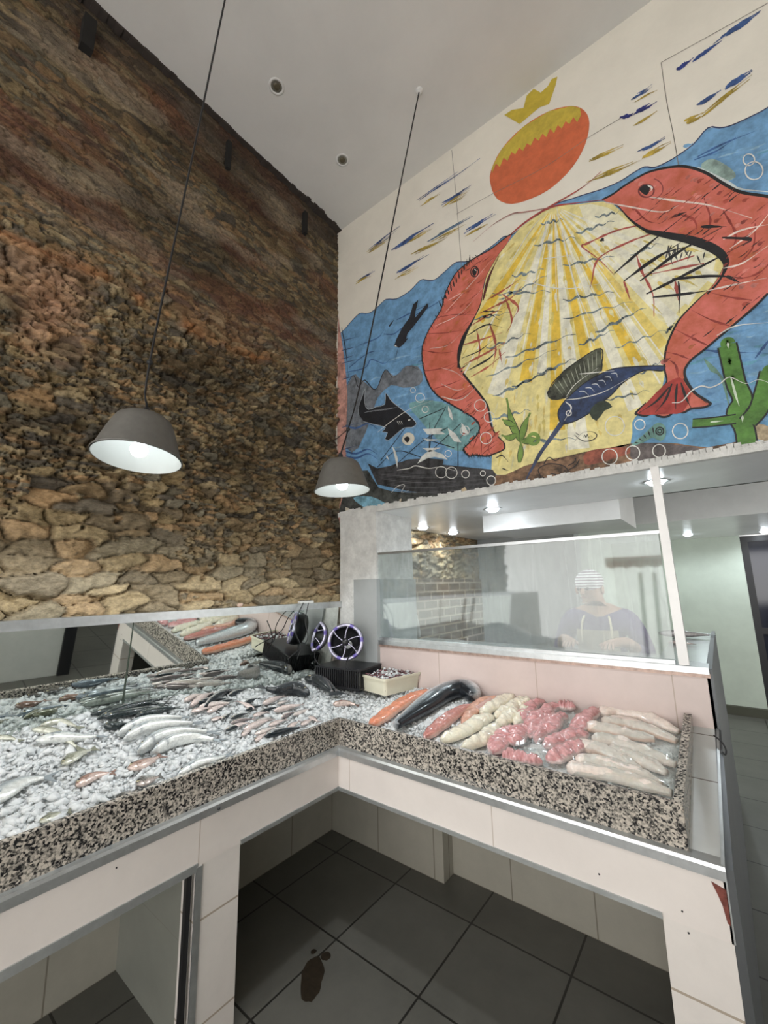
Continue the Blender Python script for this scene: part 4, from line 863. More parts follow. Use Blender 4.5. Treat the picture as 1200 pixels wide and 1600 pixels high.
def chunks(name, P, S, mat, flat=.75):
    n = len(P); k = len(_iv); V = np.repeat(_iv[None], n, 0)*(1 + RNG.uniform(-.45, .45, (n, k, 3)))
    V *= RNG.uniform(.45, 1.5, (n, 1, 3)); A = RNG.normal(size=(n, 4)); A /= np.linalg.norm(A, axis=1)[:, None]; w, x, y, z = A.T
    R = np.stack([1-2*(y*y+z*z), 2*(x*y-z*w), 2*(x*z+y*w), 2*(x*y+z*w), 1-2*(x*x+z*z), 2*(y*z-x*w), 2*(x*z-y*w), 2*(y*z+x*w), 1-2*(x*x+y*y)], -1).reshape(n, 3, 3)
    V = np.einsum('nij,nkj->nki', R, V)*S[:, None, None]; V[..., 2] *= flat; V += P[:, None, :]
    F = (_if[None] + (np.arange(n)*k)[:, None, None]).reshape(-1, 3); V = V.reshape(-1, 3)
    me = bpy.data.meshes.new(name); me.vertices.add(len(V)); me.vertices.foreach_set('co', V.astype(np.float32).ravel())
    me.loops.add(F.size); me.loops.foreach_set('vertex_index', F.ravel().astype(np.int32)); me.polygons.add(len(F))
    me.polygons.foreach_set('loop_start', np.arange(0, F.size, 3, dtype=np.int32)); me.polygons.foreach_set('loop_total', np.full(len(F), 3, dtype=np.int32)); me.update(calc_edges=True)
    return link(name, me, mat)
def icebed(x0, x1, y0, y1, left, name):
    nx, ny = int((x1-x0)/.012)+1, int((y1-y0)/.012)+1
    X, Y = np.meshgrid(np.linspace(x0, x1, nx), np.linspace(y0, y1, ny))
    base = (bedL(X, Y) if left else bedR(Y)) - .012
    if left: base = base + np.clip((Y-1.4)/.9, 0, 1)*.0
    Z = base + (fbm(X*9, Y*9, 201)-.5)*.03 + (fbm(X*45, Y*45, 211, 2)-.5)*.016
    edge = np.minimum.reduce([X-x0, x1-X, Y-y0, y1-Y]); Z -= np.clip(.02-edge, 0, .02)*1.2
    V = np.stack([X, Y, Z], -1).reshape(-1, 3).tolist(); i = np.arange(nx*ny).reshape(ny, nx)
    F = np.stack([i[:-1, :-1], i[:-1, 1:], i[1:, 1:], i[1:, :-1]], -1).reshape(-1, 4).tolist()
    return V, F
VL, FL = icebed(-2.285, -1.648, -1.0, 2.295, True, '')
VR, FR = icebed(-1.655, -.186, 1.682, 2.300, False, '')
o = meshobj('ice_layer', VL + VR, FL + [[k + len(VL) for k in f] for f in FR], M_icebed, None, True)
tag(o, 'packed layer of white crushed ice filling the whole granite-rimmed counter', 'ice', kind='stuff')
n = 13500
px = RNG.uniform(-2.27, -1.66, n); py = -.9 + (2.28 + .9)*RNG.beta(1.5, 1.0, n)
P = np.stack([px, py, bedL(px, py) - .008 + (fbm(px*9, py*9, 201)-.5)*.03 + RNG.uniform(-.004, .008, n)], -1)
S1 = RNG.gamma(2.6, .0034, n).clip(.0035, .024)
n2 = 3400
qx = RNG.uniform(-1.66, -.20, n2)*1.0; qx = np.where(RNG.random(n2) < .5, RNG.uniform(-1.68, -1.05, n2), qx); qy = RNG.uniform(1.69, 2.29, n2)
Q = np.stack([qx, qy, bedR(qy) - .010 + RNG.uniform(-.004, .006, n2)], -1); S2 = RNG.gamma(3, .0021, n2).clip(.003, .014)
o = chunks('ice_chunks', np.concatenate([P, Q]), np.concatenate([S1, S2]), M_ice)
tag(o, 'loose glassy ice chunks scattered among the fish', 'ice', kind='stuff')

# ------------------------------------------------------------------ fish and fillets
M_fish = attrmat('fish_skin', rough=.22, coat=.6, metal=.25, nscale=90, nvar=.28, bump=.15, bscale=300)
M_fin = attrmat('fish_fin', rough=.35, coat=.3, nscale=60, nvar=.2, bump=.2, bscale=200)
M_eye = plain('fish_eye', (.02, .02, .02), .1, coat=.8); M_eyeg = plain('fish_eye_ring', (.55, .50, .32), .2, metal=.4)
M_fillet = attrmat('raw_fillet', rough=.24, coat=.55, nscale=70, nvar=.14, bump=.18, bscale=120, sub=.12)
def interp(t, T_, F_): return float(np.interp(t, T_, F_))
PT = (0, .03, .1, .2, .35, .5, .7, .85, .95, 1); PF = (.06, .34, .66, .88, 1, .95, .70, .40, .24, .24)
def resample(pts, n):
    L_ = [0]
    for a, b in zip(pts, pts[1:]): L_.append(L_[-1] + (b-a).length)
    out = []
    for k in range(n):
        s = L_[-1]*k/(n-1); i = max(0, min(len(pts)-2, next((j for j in range(1, len(L_)) if L_[j] >= s), len(L_)-1)-1))
        d = L_[i+1]-L_[i] or 1; out.append(pts[i].lerp(pts[i+1], (s-L_[i])/d))
    return out, L_[-1]
def setcol(me, cols):
    at = me.color_attributes.new('Col', 'FLOAT_COLOR', 'POINT'); at.data.foreach_set('color', np.array([(c[0], c[1], c[2], 1) for c in cols], dtype=np.float32).ravel())
def mixc(a, b, t): t = max(0, min(1, t)); return tuple(a[i]*(1-t) + b[i]*t for i in range(3))
SPEC = {  # back, flank, belly, depth ratio, thickness ratio, fork, accents
 'mullet': dict(back=(.10, .13, .16), flank=(.54, .59, .60), belly=(.80, .82, .79), d=.115, w=.085, fork=.5),
 'mackerel': dict(back=(.022, .032, .034), flank=(.085, .105, .10), belly=(.42, .45, .42), d=.095, w=.08, fork=.55),
 'sardine': dict(back=(.010, .018, .025), flank=(.55, .56, .54), belly=(.75, .66, .62), d=.105, w=.08, fork=.5),
 'pink_sardine': dict(back=(.20, .17, .17), flank=(.74, .60, .56), belly=(.80, .68, .64), d=.11, w=.085, fork=.5),
 'whiting': dict(back=(.13, .135, .09), flank=(.33, .34, .26), belly=(.62, .63, .54), d=.11, w=.09, fork=.2),
 'snapper': dict(back=(.14, .09, .07), flank=(.42, .25, .20), belly=(.72, .58, .52), d=.185, w=.11, fork=.3),
 'bream': dict(back=(.05, .05, .05), flank=(.20, .19, .17), belly=(.55, .48, .44), d=.20, w=.11, fork=.3),
 'seabass': dict(back=(.025, .03, .034), flank=(.13, .14, .15), belly=(.55, .50, .48), d=.14, w=.11, fork=.15),
 'salmon': dict(back=(.012, .016, .022), flank=(.26, .29, .31), belly=(.74, .77, .79), d=.12, w=.10, fork=.1)}
def fish(name, species, pts, label, cat='fish', group=None, ds=1, dep=None, thick=None, prof=None, tail=True, lift=0.0, side='L', fins=True, tailcut=False, res=(26, 16), stripes=0):
    sp = SPEC[species]; on = on_left if side == 'L' else on_right
    if side == 'L': ds = -ds
    raw = [on(u, v, .012) for u, v in pts]
    if side == 'L':
        sh = max(0, -2.232 + (dep or .02)*.6 - min(p.x for p in raw)); raw = [Vector((p.x + sh, p.y, float(bedL(p.x + sh, p.y)))) for p in raw]
    raw = smoothpath(raw, 6); P, Lg = resample(raw, res[0])
    D = dep if dep else sp['d']*Lg; Wd = thick if thick else sp['w']*Lg
    bodyL = .84 if tail else 1.0; P, _ = resample(P, 60); cut = [p for k, p in enumerate(P) if k/59 <= bodyL]; tailP = P[len(cut)-1:]; P, _ = resample(cut, res[0])
    base = P[len(P)//2].copy(); root = thing(name, label, cat, base, group)
    up0 = Vector((.13, 0, 1)) if side == 'L' else Vector((0, -.13, 1)); up0.normalize()
    tf, ff = prof or (PT, PF); n, k = len(P), res[1]; V = []; C_ = []; frames = []
    for i, p in enumerate(P):
        t = i/(n-1); tg = (P[min(i+1, n-1)] - P[max(i-1, 0)]).normalized(); sd = tg.cross(up0).normalized()*ds; up = (sd.cross(tg)*ds).normalized()
        if up.z < 0: up = -up
        f = interp(t, tf, ff); d_, w_ = D*f, Wd*max(f, .12)**.8; c = p + up*(Wd*.55 + lift); frames.append((c, tg, sd, up, d_, w_))
        for j in range(k):
            a = 2*PI*j/k; s, h = math.sin(a), math.cos(a)
            V.append(c + sd*(s*d_) + up*(h*w_) - base)
            col = mixc(sp['flank'], sp['back'], (s-.15)/.35) if s > .0 else mixc(sp['flank'], sp['belly'], (-s)/.5)
            if stripes: col = mixc(col, sp['back'], .55*(math.sin(t*stripes) > .2)*(s > -.4))
            if abs(t - .22 - .03*(1-s*s)) < .022 and h > 0: col = mixc(col, sp['back'], .6)      # gill edge
            if t < .06: col = mixc(col, sp['back'], .35)
            C_.append(col)
    F = [(i*k+j, i*k+(j+1) % k, (i+1)*k+(j+1) % k, (i+1)*k+j) for i in range(n-1) for j in range(k)] + [tuple(range(k-1, -1, -1)), tuple(range((n-1)*k, n*k))]
    o = meshobj('body', V, F, M_fish, root, True); setcol(o.data, C_)
    bmm = bmesh.new(); bmm.from_mesh(o.data); bmesh.ops.recalc_face_normals(bmm, faces=bmm.faces[:]); bmm.to_mesh(o.data); bmm.free()
    def flat(nm, poly, th, col):
        m_ = len(poly); vs = [p + q for q in (frames[0][3]*th, -frames[0][3]*th) for p in poly]
        fs = [tuple(range(m_)), tuple(range(2*m_-1, m_-1, -1))] + [(a, (a+1) % m_, m_+(a+1) % m_, m_+a)[::-1] for a in range(m_)]
        q = meshobj(nm, [v - base for v in vs], fs, M_fin, root); setcol(q.data, [col]*(2*m_)); return q
    if tail:
        c, tg, sd, up, d_, w_ = frames[-1]; TL = Lg*.17; sw = D*.95; fk = sp['fork']
        flat('tail_fin', [c - tg*.002 + sd*d_*.8, c + tg*TL*.6 + sd*sw*.7, c + tg*TL*1.0 + sd*sw, c + tg*TL*(1-fk) + sd*sw*.12, c + tg*TL*(1-fk) - sd*sw*.12, c + tg*TL - sd*sw, c + tg*TL*.6 - sd*sw*.7, c - tg*.002 - sd*d_*.8], max(.0012, Wd*.04), mixc(sp['back'], sp['flank'], .35))
    if fins:
        a, b = int(n*.42), int(n*.62); poly = [frames[i][0] + frames[i][2]*frames[i][4]*.9 for i in range(a, b+1)]
        poly += [frames[i][0] + frames[i][2]*(frames[i][4] + D*.38*math.sin(PI*((i-a)/(b-a))**.6*.9 + .15)) for i in range(b, a-1, -1)]
        flat('dorsal_fin', poly, .0010, mixc(sp['back'], sp['flank'], .3))
        a, b = int(n*.66), int(n*.8); poly = [frames[i][0] - frames[i][2]*frames[i][4]*.9 for i in range(a, b+1)] + [frames[b][0] - frames[b][2]*(frames[b][4] + D*.3), frames[a][0] - frames[a][2]*(frames[a][4] + D*.12)]
        flat('anal_fin', poly, .0010, mixc(sp['back'], sp['belly'], .4))
        c, tg, sd, up, d_, w_ = frames[int(n*.25)]; q = c + up*w_*.97 - sd*d_*.2
        flat('pectoral_fin', [q, q + tg*Lg*.05 + sd*D*.12, q + tg*Lg*.12 - sd*D*.10 + up*.002, q + tg*Lg*.09 - sd*D*.3, q + tg*Lg*.01 - sd*D*.15], .0010, mixc(sp['flank'], sp['back'], .5))
    if fins or species in ('sardine', 'pink_sardine', 'mackerel'):
        i = int(n*.105) + 1; c, tg, sd, up, d_, w_ = frames[i]; r = max(.0022, D*.15)
        q = c + up*w_*.86 + sd*d_*.25 - base; bm = bmesh.new()
        bmesh.ops.create_uvsphere(bm, u_segments=10, v_segments=6, radius=r*1.45, matrix=Matrix.Translation(q) @ Matrix.Diagonal((1, 1, .5, 1)))
        for f_ in bm.faces: f_.material_index = 0
        nf = len(bm.faces); bmesh.ops.create_uvsphere(bm, u_segments=10, v_segments=6, radius=r, matrix=Matrix.Translation(q + up*r*.45))
        for f_ in bm.faces[:]:
            if f_.index >= nf or f_.index == -1: f_.material_index = 1
        obj('eye', bm, [M_eyeg, M_eye], root, True)
    return root
def fillet(name, pts, hw, thick, c1, c2, label, FW=1.45, cat='fillet', group=None, side='R', prof=None, seg=0, segk=5, lump=.25, lift=0.0, ridge=0.0, edge=None):
    on = on_left if side == 'L' else on_right
    P, Lg = resample(smoothpath([on(u, v, .012) for u, v in pts], 6), 54); base = P[27].copy(); base.z += 0
    up0 = Vector((.13, 0, 1)) if side == 'L' else Vector((0, -.13, 1)); up0.normalize(); V = []; C_ = []; n, k = len(P), 20
    tf, ff = prof or ((0, .04, .15, .4, .7, .9, 1), (.15, .5, .85, 1, .85, .55, .12)); sx = random.random()*90
    for i, p in enumerate(P):
        t = i/(n-1); tg = (P[min(i+1, n-1)] - P[max(i-1, 0)]).normalized(); sd = tg.cross(up0).normalized(); up = sd.cross(tg).normalized()
        f = FW*interp(t, tf, ff)*(1 + .10*mnoise.noise(Vector((sx, t*7, 0))))
        for j in range(k):
            a = 2*PI*j/k; s, h = math.sin(a), math.cos(a); hh = h if h > 0 else h*.25
            nn = mnoise.noise(Vector((sx + s*1.5, t*9, h)))*lump + mnoise.noise(Vector((sx + s*4, t*24, h)))*lump*.4
            z = hh*thick*1.25*(.35 + .65*min(1, f*.85))*(1 + nn) - (ridge*thick*math.exp(-(s/.16)**2) if h > 0 else 0)
            V.append(p + sd*s*hw*f*(1 + .2*nn) + up*(z + thick*.2 + lift) - base)
            m_ = .5 + .5*mnoise.noise(Vector((sx + s*2, t*5, 3))); col = mixc(c1, c2, m_)
            if seg:
                w_ = math.sin(t*seg - abs(s)*segk + sx); col = mixc(col, tuple(min(1, c*1.35 + .08) for c in col), .5*max(0, w_)**3)
            if edge and abs(s) > .86: col = mixc(col, edge, .7)
            C_.append(col)
    F = [(i*k+j, i*k+(j+1) % k, (i+1)*k+(j+1) % k, (i+1)*k+j) for i in range(n-1) for j in range(k)] + [tuple(range(k-1, -1, -1)), tuple(range((n-1)*k, n*k))]
    o = meshobj(name, V, F, M_fillet, None, True); setcol(o.data, C_); o.location = base
    bmm = bmesh.new(); bmm.from_mesh(o.data); bmesh.ops.recalc_face_normals(bmm, faces=bmm.faces[:]); bmm.to_mesh(o.data); bmm.free()
    return tag(o, label, cat, group)
# --- left bed
SN = 'grey-green fish at the far left'
fish('whole_whiting', 'whiting', [(58, 1128), (88, 1122), (122, 1128)], 'greenish-grey fish with curved back nearest the mirror at the far left', ds=1, lift=.006, dep=.016, thick=.014)
fish('whole_whiting', 'whiting', [(38, 1122), (75, 1124), (118, 1139)], 'greenish-grey fish with tail fin pointing toward the silver mullets', ds=1, dep=.018, thick=.015)
fish('whole_whiting', 'whiting', [(-30, 1122), (-8, 1120), (16, 1122)], 'dark fish tail poking in at the left edge of the ice', ds=1)
fish('silver_mullet', 'mullet', [(55, 1157), (90, 1151), (130, 1152), (168, 1147)], 'scaly blue-silver fish with a dark back lying left of the dark mackerel', ds=1)
fish('silver_bream', 'whiting', [(97, 1196), (122, 1180), (152, 1170)], 'olive-silver fish with big mouth sticking out of the ice', ds=1, lift=.01, dep=.028)
fish('large_silver_fish', 'mullet', [(-50, 1262), (-5, 1242), (40, 1220), (92, 1212)], 'large silver fish running off the left edge near the granite rim', ds=1, dep=.045)
fish('red_snapper', 'snapper', [(118, 1229), (145, 1214), (182, 1207)], 'red-headed snapper half buried in ice near the rim', ds=1, lift=.006)
fish('red_snapper', 'snapper', [(199, 1199), (222, 1192), (255, 1178)], 'snapper with open mouth half buried just below the silver mullets', ds=1, dep=.03)
fish('striped_bream', 'bream', [(212, 1228), (232, 1220), (254, 1214)], 'small round dark fish with striped brown flank beside the rim', ds=1, stripes=60, dep=.03, lift=.012)
fish('striped_bream', 'bream', [(186, 1246), (200, 1236), (216, 1232)], 'smallest dark striped fish half hidden against the granite rim', ds=1, stripes=60, dep=.026)
fish('speckled_fish', 'whiting', [(62, 1280), (85, 1270), (112, 1262)], 'pale yellowish fish almost covered by ice near the rim', ds=1, dep=.02)
for k, (p, lab) in enumerate((([(122, 1094), (160, 1082), (215, 1071), (238, 1072)], 'dark mackerel at the back of the dark pile nearest the mirror'), ([(127, 1104), (170, 1096), (215, 1088), (244, 1090)], 'dark mackerel second from the mirror in the dark pile'),
                          ([(147, 1114), (190, 1105), (230, 1098), (262, 1100)], 'dark mackerel with rounded head third from the mirror in the dark pile'), ([(160, 1122), (195, 1116), (240, 1108), (268, 1108)], 'dark mackerel in the front half of the dark pile'), ([(212, 1120), (245, 1112), (284, 1106)], 'dark mackerel at the right end of the dark pile'), ([(160, 1134), (180, 1136), (206, 1130)], 'short black fish in front of the dark mackerel pile'))):
    fish('dark_mackerel', 'mackerel', p, lab, ds=-1, dep=.020 if k < 5 else .016, thick=.018, lift=.006)
for p, lab, d in (([(183, 1152), (215, 1135), (255, 1127), (302, 1124)], 'long silver mullet at the back of the silver row', .020), ([(193, 1160), (225, 1143), (270, 1136), (320, 1133)], 'silver mullet with gaping head second from the back of the silver row', .026),
               ([(213, 1181), (245, 1159), (290, 1149), (346, 1149)], 'silver mullet with dark-lined gills in the middle of the silver row', .027), ([(237, 1180), (270, 1162), (310, 1157), (352, 1163)], 'silver mullet at the front of the silver row of four', .022),
               ([(276, 1216), (305, 1198), (335, 1190), (366, 1180)], 'silver fish with a yellow-green spot beside the granite rim', .024)):
    o = fish('silver_mullet', 'mullet', p, lab, ds=1, dep=d, lift=.008)
sp = [((413, 1153), (478, 1137), 's'), ((457, 1117), (488, 1107), 's'), ((433, 1100), (454, 1095), 's'), ((360, 1124), (391, 1115), 's'), ((347, 1122), (363, 1112), 's'), ((377, 1150), (400, 1133), 'p'), ((400, 1127), (427, 1120), 's'), ((397, 1150), (437, 1137), 's'),
      ((427, 1113), (477, 1102), 'p'), ((360, 1131), (400, 1123), 'p'), ((380, 1143), (427, 1125), 'p'), ((410, 1100), (447, 1087), 'p'), ((317, 1090), (343, 1083), 's'), ((307, 1100), (360, 1093), 's'), ((310, 1107), (367, 1100), 's'), ((298, 1114), (332, 1107), 'p'), ((333, 1104), (367, 1094), 's'), ((397, 1107), (367, 1094), 'p'),
      ((398, 1159), (418, 1146), 'p'), ((323, 1115), (355, 1102), 'p'), ((286, 1081), (333, 1064), 's'), ((362, 1137), (392, 1130), 'p'), ((258, 1076), (293, 1068), 'p'), ((280, 1088), (320, 1074), 'p'), ((300, 1069), (347, 1062), 's'), ((440, 1121), (462, 1112), 'p'), ((482, 1119), (498, 1128), 'p'), ((384, 1108), (412, 1101), 's'), ((420, 1133), (450, 1123), 'p'), ((448, 1140), (470, 1127), 'p'), ((380, 1098), (410, 1090), 's'), ((345, 1080), (375, 1072), 's'), ((405, 1113), (436, 1104), 's'), ((352, 1142), (382, 1132), 's'), ((470, 1132), (492, 1122), 'p'), ((330, 1124), (352, 1118), 'p'), ((395, 1120), (420, 1113), 'p')]
ORD = ['nearest the granite corner', 'second', 'third', 'fourth', 'fifth', 'sixth', 'seventh', 'eighth', 'ninth', 'tenth', 'eleventh', 'twelfth', 'thirteenth', 'fourteenth', 'fifteenth', 'sixteenth', 'seventeenth', 'eighteenth', 'nineteenth', 'twentieth']
for kind, nm in (('s', 'black-backed'), ('p', 'pink-flanked')):
    L_ = sorted([q for q in sp if q[2] == kind], key=lambda q: -(q[0][0] + q[1][0]))
    for i, (a, b, _) in enumerate(L_):
        mid = ((a[0]+b[0])/2, (a[1]+b[1])/2 - 1.2)
        lab = ('small %s sardine nearest the granite corner' % nm) if i == 0 else ('small %s sardine, furthest toward the mackerel' % nm if i == len(L_)-1 else '%s of the %s sardines counted from the right' % (ORD[i], nm))
        fish('small_sardine', 'sardine' if kind == 's' else 'pink_sardine', [a, mid, b], lab, ds=(-1 if kind == 's' else 1)*(1 if random.random() < .85 else -1), lift=random.uniform(.004, .014), fins=False, res=(16, 12), group='small sardines heaped on the ice', dep=.0145 + random.random()*.004)
fish('sea_bass', 'seabass', [(454, 1056), (480, 1062), (508, 1080)], 'dark sea bass with reddish mouth left of the cream tub', ds=-1, dep=.035, lift=.01)
fish('sea_bass', 'seabass', [(472, 1064), (494, 1068), (520, 1090)], 'broad dark sea bass with pale belly in front of the others', ds=-1, dep=.046, lift=.01)
fish('sea_bass', 'seabass', [(508, 1050), (528, 1060), (550, 1086)], 'dark sea bass tucked against the cream tub', ds=-1, dep=.038, lift=.012)
fish('pale_fish_tail', 'snapper', [(520, 1100), (540, 1098), (562, 1102)], 'pale pinkish fish lying in front of the cream tub', ds=1, dep=.02)
fish('large_dark_fish', 'seabass', [(452, 1076), (428, 1068), (400, 1070), (372, 1064)], 'large dark fish lying between the sardines and the mirror', ds=1, dep=.032, lift=.012)
# --- right bed
SA1, SA2 = (.66, .21, .115), (.74, .31, .18)
fillet('salmon_fillet', [(581, 1133), (610, 1112), (640, 1092), (668, 1080)], .042, .030, SA1, SA2, 'bright orange salmon fillet nearest the cream tub', seg=70, ridge=.25, edge=(.75, .5, .4), prof=((0, .04, .2, .6, .85, 1), (.5, .8, 1, 1, .8, .5)), FW=1.0)
SALP = ((0, .03, .1, .2, .5, .68, .84, .94, 1), (.35, .66, .90, 1, 1, .84, .58, .42, .34))
o = fish('whole_salmon', 'salmon', [(744, 1094), (727, 1082), (697, 1088), (662, 1110), (620, 1139)], 'whole salmon with black back and silver speckled side', side='R', ds=-1, dep=.066, thick=.052, prof=SALP, tail=False, fins=False, res=(44, 24), lift=.004)
c = on_right(697, 1090)
bm = bmesh.new(); 
bmm = meshobj('adipose_fin', [Vector(v) for v in ((0, 0, 0), (.02, .004, 0), (.012, .003, .018), (0, .004, .012), (0, -.004, 0), (.02, 0, 0), (.012, -.001, .018), (0, 0, .012))], [(0,1,2,3), (7,6,5,4), (0,4,5,1), (1,5,6,2), (2,6,7,3), (3,7,4,0)], M_fin, o)
setcol(bmm.data, [(.01, .012, .015)]*8); q = on_right(694, 1073); bmm.location = q - o.location + Vector((0, .0, .055))
bm.free()
fillet('dark_pink_fillet', [(664, 1153), (690, 1131), (722, 1108), (738, 1103)], .040, .030, (.45, .15, .13), (.62, .30, .25), 'dark pink ribbed fillet lying right of the whole salmon', seg=120, segk=8, ridge=.3, edge=(.75, .52, .46), FW=1.05)
fillet('orange_fillet', [(724, 1132), (748, 1098), (784, 1088)], .026, .020, (.62, .30, .18), (.70, .42, .34), 'orange-pink fillet folded behind the cream fillets', seg=40)
fillet('orange_fillet', [(738, 1112), (762, 1095), (775, 1086)], .022, .016, (.58, .34, .30), (.68, .45, .40), 'pale pink fillet piece between the ribbed fillet and the orange one')
CR1, CR2 = (.80, .72, .55), (.90, .86, .74)
CL = ['longest cream fillet running down to the granite rim', 'second cream fillet beside the rim, the shortest tapering one', 'cream fillet at the back nearest the pink wall', 'cream fillet at the back right against the red ones', 'middle cream fillet in the second row', 'cream fillet folded beside the red fillets', 'round white fillet tip at the back of the cream row']
for p, h, lab in (([(690, 1157), (722, 1143), (755, 1124), (771, 1120)], .032, CL[0]), ([(722, 1169), (750, 1156), (779, 1134)], .026, CL[1]), ([(752, 1114), (785, 1095), (804, 1089)], .030, CL[2]), ([(774, 1120), (798, 1106), (818, 1092)], .024, CL[3]), ([(778, 1134), (798, 1117), (806, 1108)], .026, CL[4]), ([(806, 1132), (818, 1116), (822, 1106)], .022, CL[5]), ([(811, 1104), (826, 1094)], .020, CL[6])):
    fillet('cream_fillet', p, h, .026, CR1, CR2, lab, lump=.4, prof=((0, .1, .4, .7, .9, 1), (.3, .7, 1, .95, .75, .3)))
RD1, RD2 = (.52, .19, .19), (.76, .46, .46)
RL = ['red fillet upright beside the cream row and rim', 'red fillet with a pale folded edge, second from the cream row', 'red fillet at the back next to the round white tip', 'red fillet crossing the middle of the red pile', 'long red fillet leaning on the pink wall side', 'red fillet at the back centre of the red pile', 'curled red fillet in the centre of the red pile', 'red fillet touching the pale ones at the back', 'red fillet pointing at the pale fillets, middle row', 'red fillet next to the rim under white membrane', 'red fillet along the granite rim, nearest the front', 'small red fillet end between wall and film']
for (p, h), lab in zip((([(772, 1176), (786, 1150), (802, 1136)], .034), ([(803, 1164), (812, 1142), (828, 1146)], .032), ([(815, 1128), (832, 1102), (852, 1097)], .030), ([(827, 1143), (840, 1121), (852, 1110)], .028), ([(828, 1152), (855, 1112), (880, 1102)], .028), ([(838, 1158), (850, 1134), (864, 1106)], .026), ([(856, 1147), (868, 1123), (888, 1121)], .034), ([(897, 1147), (914, 1124), (938, 1110)], .030), ([(852, 1168), (883, 1154), (920, 1148)], .032), ([(856, 1190), (883, 1177), (914, 1163)], .032), ([(785, 1180), (818, 1187), (848, 1192)], .028), ([(872, 1104), (900, 1107)], .022)), RL):
    fillet('red_fillet', p, h, .024, RD1, RD2, lab, lump=.5, seg=60, segk=9, edge=(.80, .68, .66), lift=random.uniform(0, .008))
PL1, PL2 = (.86, .71, .62), (.93, .85, .79)
PLL = ['pale fillet at the very back along the pink wall', 'pale orange-tipped fillet pointing left, second row', 'pale fillet between the back one and the orange-tipped one', 'pale fillet with rounded orange tip in the middle', 'long pale fillet in the middle reaching the granite end', 'pale fillet second from the front rim', 'pale fillet lying along the front granite rim', 'short pale fillet wedged in the middle right']
for p, lab in zip(([(937, 1114), (962, 1110), (1010, 1120), (1060, 1143)], [(912, 1134), (947, 1139), (985, 1148), (1023, 1154)], [(940, 1126), (978, 1129), (1016, 1141), (1058, 1157)], [(896, 1164), (931, 1168), (966, 1184), (1002, 1203)], [(925, 1155), (962, 1158), (1010, 1176), (1056, 1194)], [(899, 1187), (947, 1193), (985, 1205), (1034, 1223)], [(886, 1199), (947, 1208), (1005, 1224), (1050, 1238)], [(950, 1171), (1000, 1187), (1042, 1206)]), PLL):
    fillet('pale_fillet', p, .028, .024, PL1, PL2, lab, lump=.25, ridge=.15, prof=((0, .05, .2, .5, .8, 1), (.3, .8, 1, .9, .7, .3)), edge=(.80, .48, .33) if 'orange' in lab else None)
def film(name, corners, label, h=.036):
    c = [on_right(u, v, .03) for u, v in corners]; n, m_ = 40, 30; V = []
    for j in range(m_+1):
        for i in range(n+1):
            s, t = i/n, j/m_; p = (c[0]*(1-s) + c[1]*s)*(1-t) + (c[3]*(1-s) + c[2]*s)*t; e = min(s, 1-s, t, 1-t)
            p = p.copy(); p.z = bedR(p.y) + h*min(1, e*7 + .2) + .010*mnoise.noise(Vector((p.x*14, p.y*14, 1))) + .004*mnoise.noise(Vector((p.x*60, p.y*45, 3))); V.append(p)
    F = [(j*(n+1)+i, j*(n+1)+i+1, (j+1)*(n+1)+i+1, (j+1)*(n+1)+i) for j in range(m_) for i in range(n)]
    o = meshobj(name, V, F, M_film, None, True); return tag(o, label, 'plastic bag')
film('plastic_sheet', [(925, 1102), (1070, 1140), (1060, 1246), (892, 1204)], 'clear plastic sheet covering the pale fillets')
film('plastic_sheet', [(815, 1093), (930, 1103), (905, 1196), (785, 1176)], 'clear cling film over the red fillets', .030)

# ------------------------------------------------------------------ tub, crate, fans
tz = .955; pn, pr, pl = on_z(602, 1089, tz), on_z(654, 1076, tz), on_z(547, 1079, tz)
e1, e2 = (pr-pn), (pl-pn); e2 = (e2 - e1*(e2.dot(e1)/e1.dot(e1))); cen = pn + e1/2 + e2/2
tb = thing('cream_tub', 'cream plastic tub of iced purple pieces beside the fans', 'tub', cen)
ax1, ax2 = e1.normalized(), e2.normalized(); h1, h2 = e1.length/2, e2.length/2
def tubring(s, z, k=5, r=.02):
    out = []
    for sx_, sy_ in ((1, 1), (-1, 1), (-1, -1), (1, -1)):
        for q in range(k):
            a = math.atan2(sy_, sx_) - PI/4 + (PI/2)*q/(k-1); cx, cy = sx_*(h1*s - r), sy_*(h2*s - r); out.append(ax1*(cx + r*math.cos(a)) + ax2*(cy + r*math.sin(a)) + Vector((0, 0, z)))
    return out
rings = [tubring(.86, 0), tubring(1.0, .004), tubring(1.08, .088), tubring(1.13, .088), tubring(1.135, .100), tubring(1.06, .100), tubring(.97, .012), tubring(.2, .010)]
V = [v for r in rings for v in r]; K = 20
F = [(i*K+j, i*K+(j+1) % K, (i+1)*K+(j+1) % K, (i+1)*K+j) for i in range(len(rings)-1) for j in range(K)] + [tuple(range(K-1, -1, -1)), tuple(range(7*K, 8*K))]
meshobj('tub_body', V, F, plain('cream_plastic', (.76, .73, .58), .35, var=.05), tb)
n = 260; a, b = RNG.uniform(-.95, .95, n)*h1, RNG.uniform(-.95, .95, n)*h2
P = np.array([list(cen + ax1*x + ax2*y + Vector((0, 0, .088 + random.uniform(-.004, .012)))) for x, y in zip(a, b)])
half = n//2
o = chunks('tub_ice', P[:half], RNG.uniform(.006, .014, half), M_ice); tag(o, 'ice pieces topping the cream tub', 'ice', kind='stuff')
o = chunks('octopus_pieces', P[half:], RNG.uniform(.008, .017, n-half), plain('purple_octopus', (.20, .085, .095), .25, var=.6, scale=60, coat=.5), .5); tag(o, 'dark purple octopus pieces in the cream tub', 'octopus', kind='stuff')
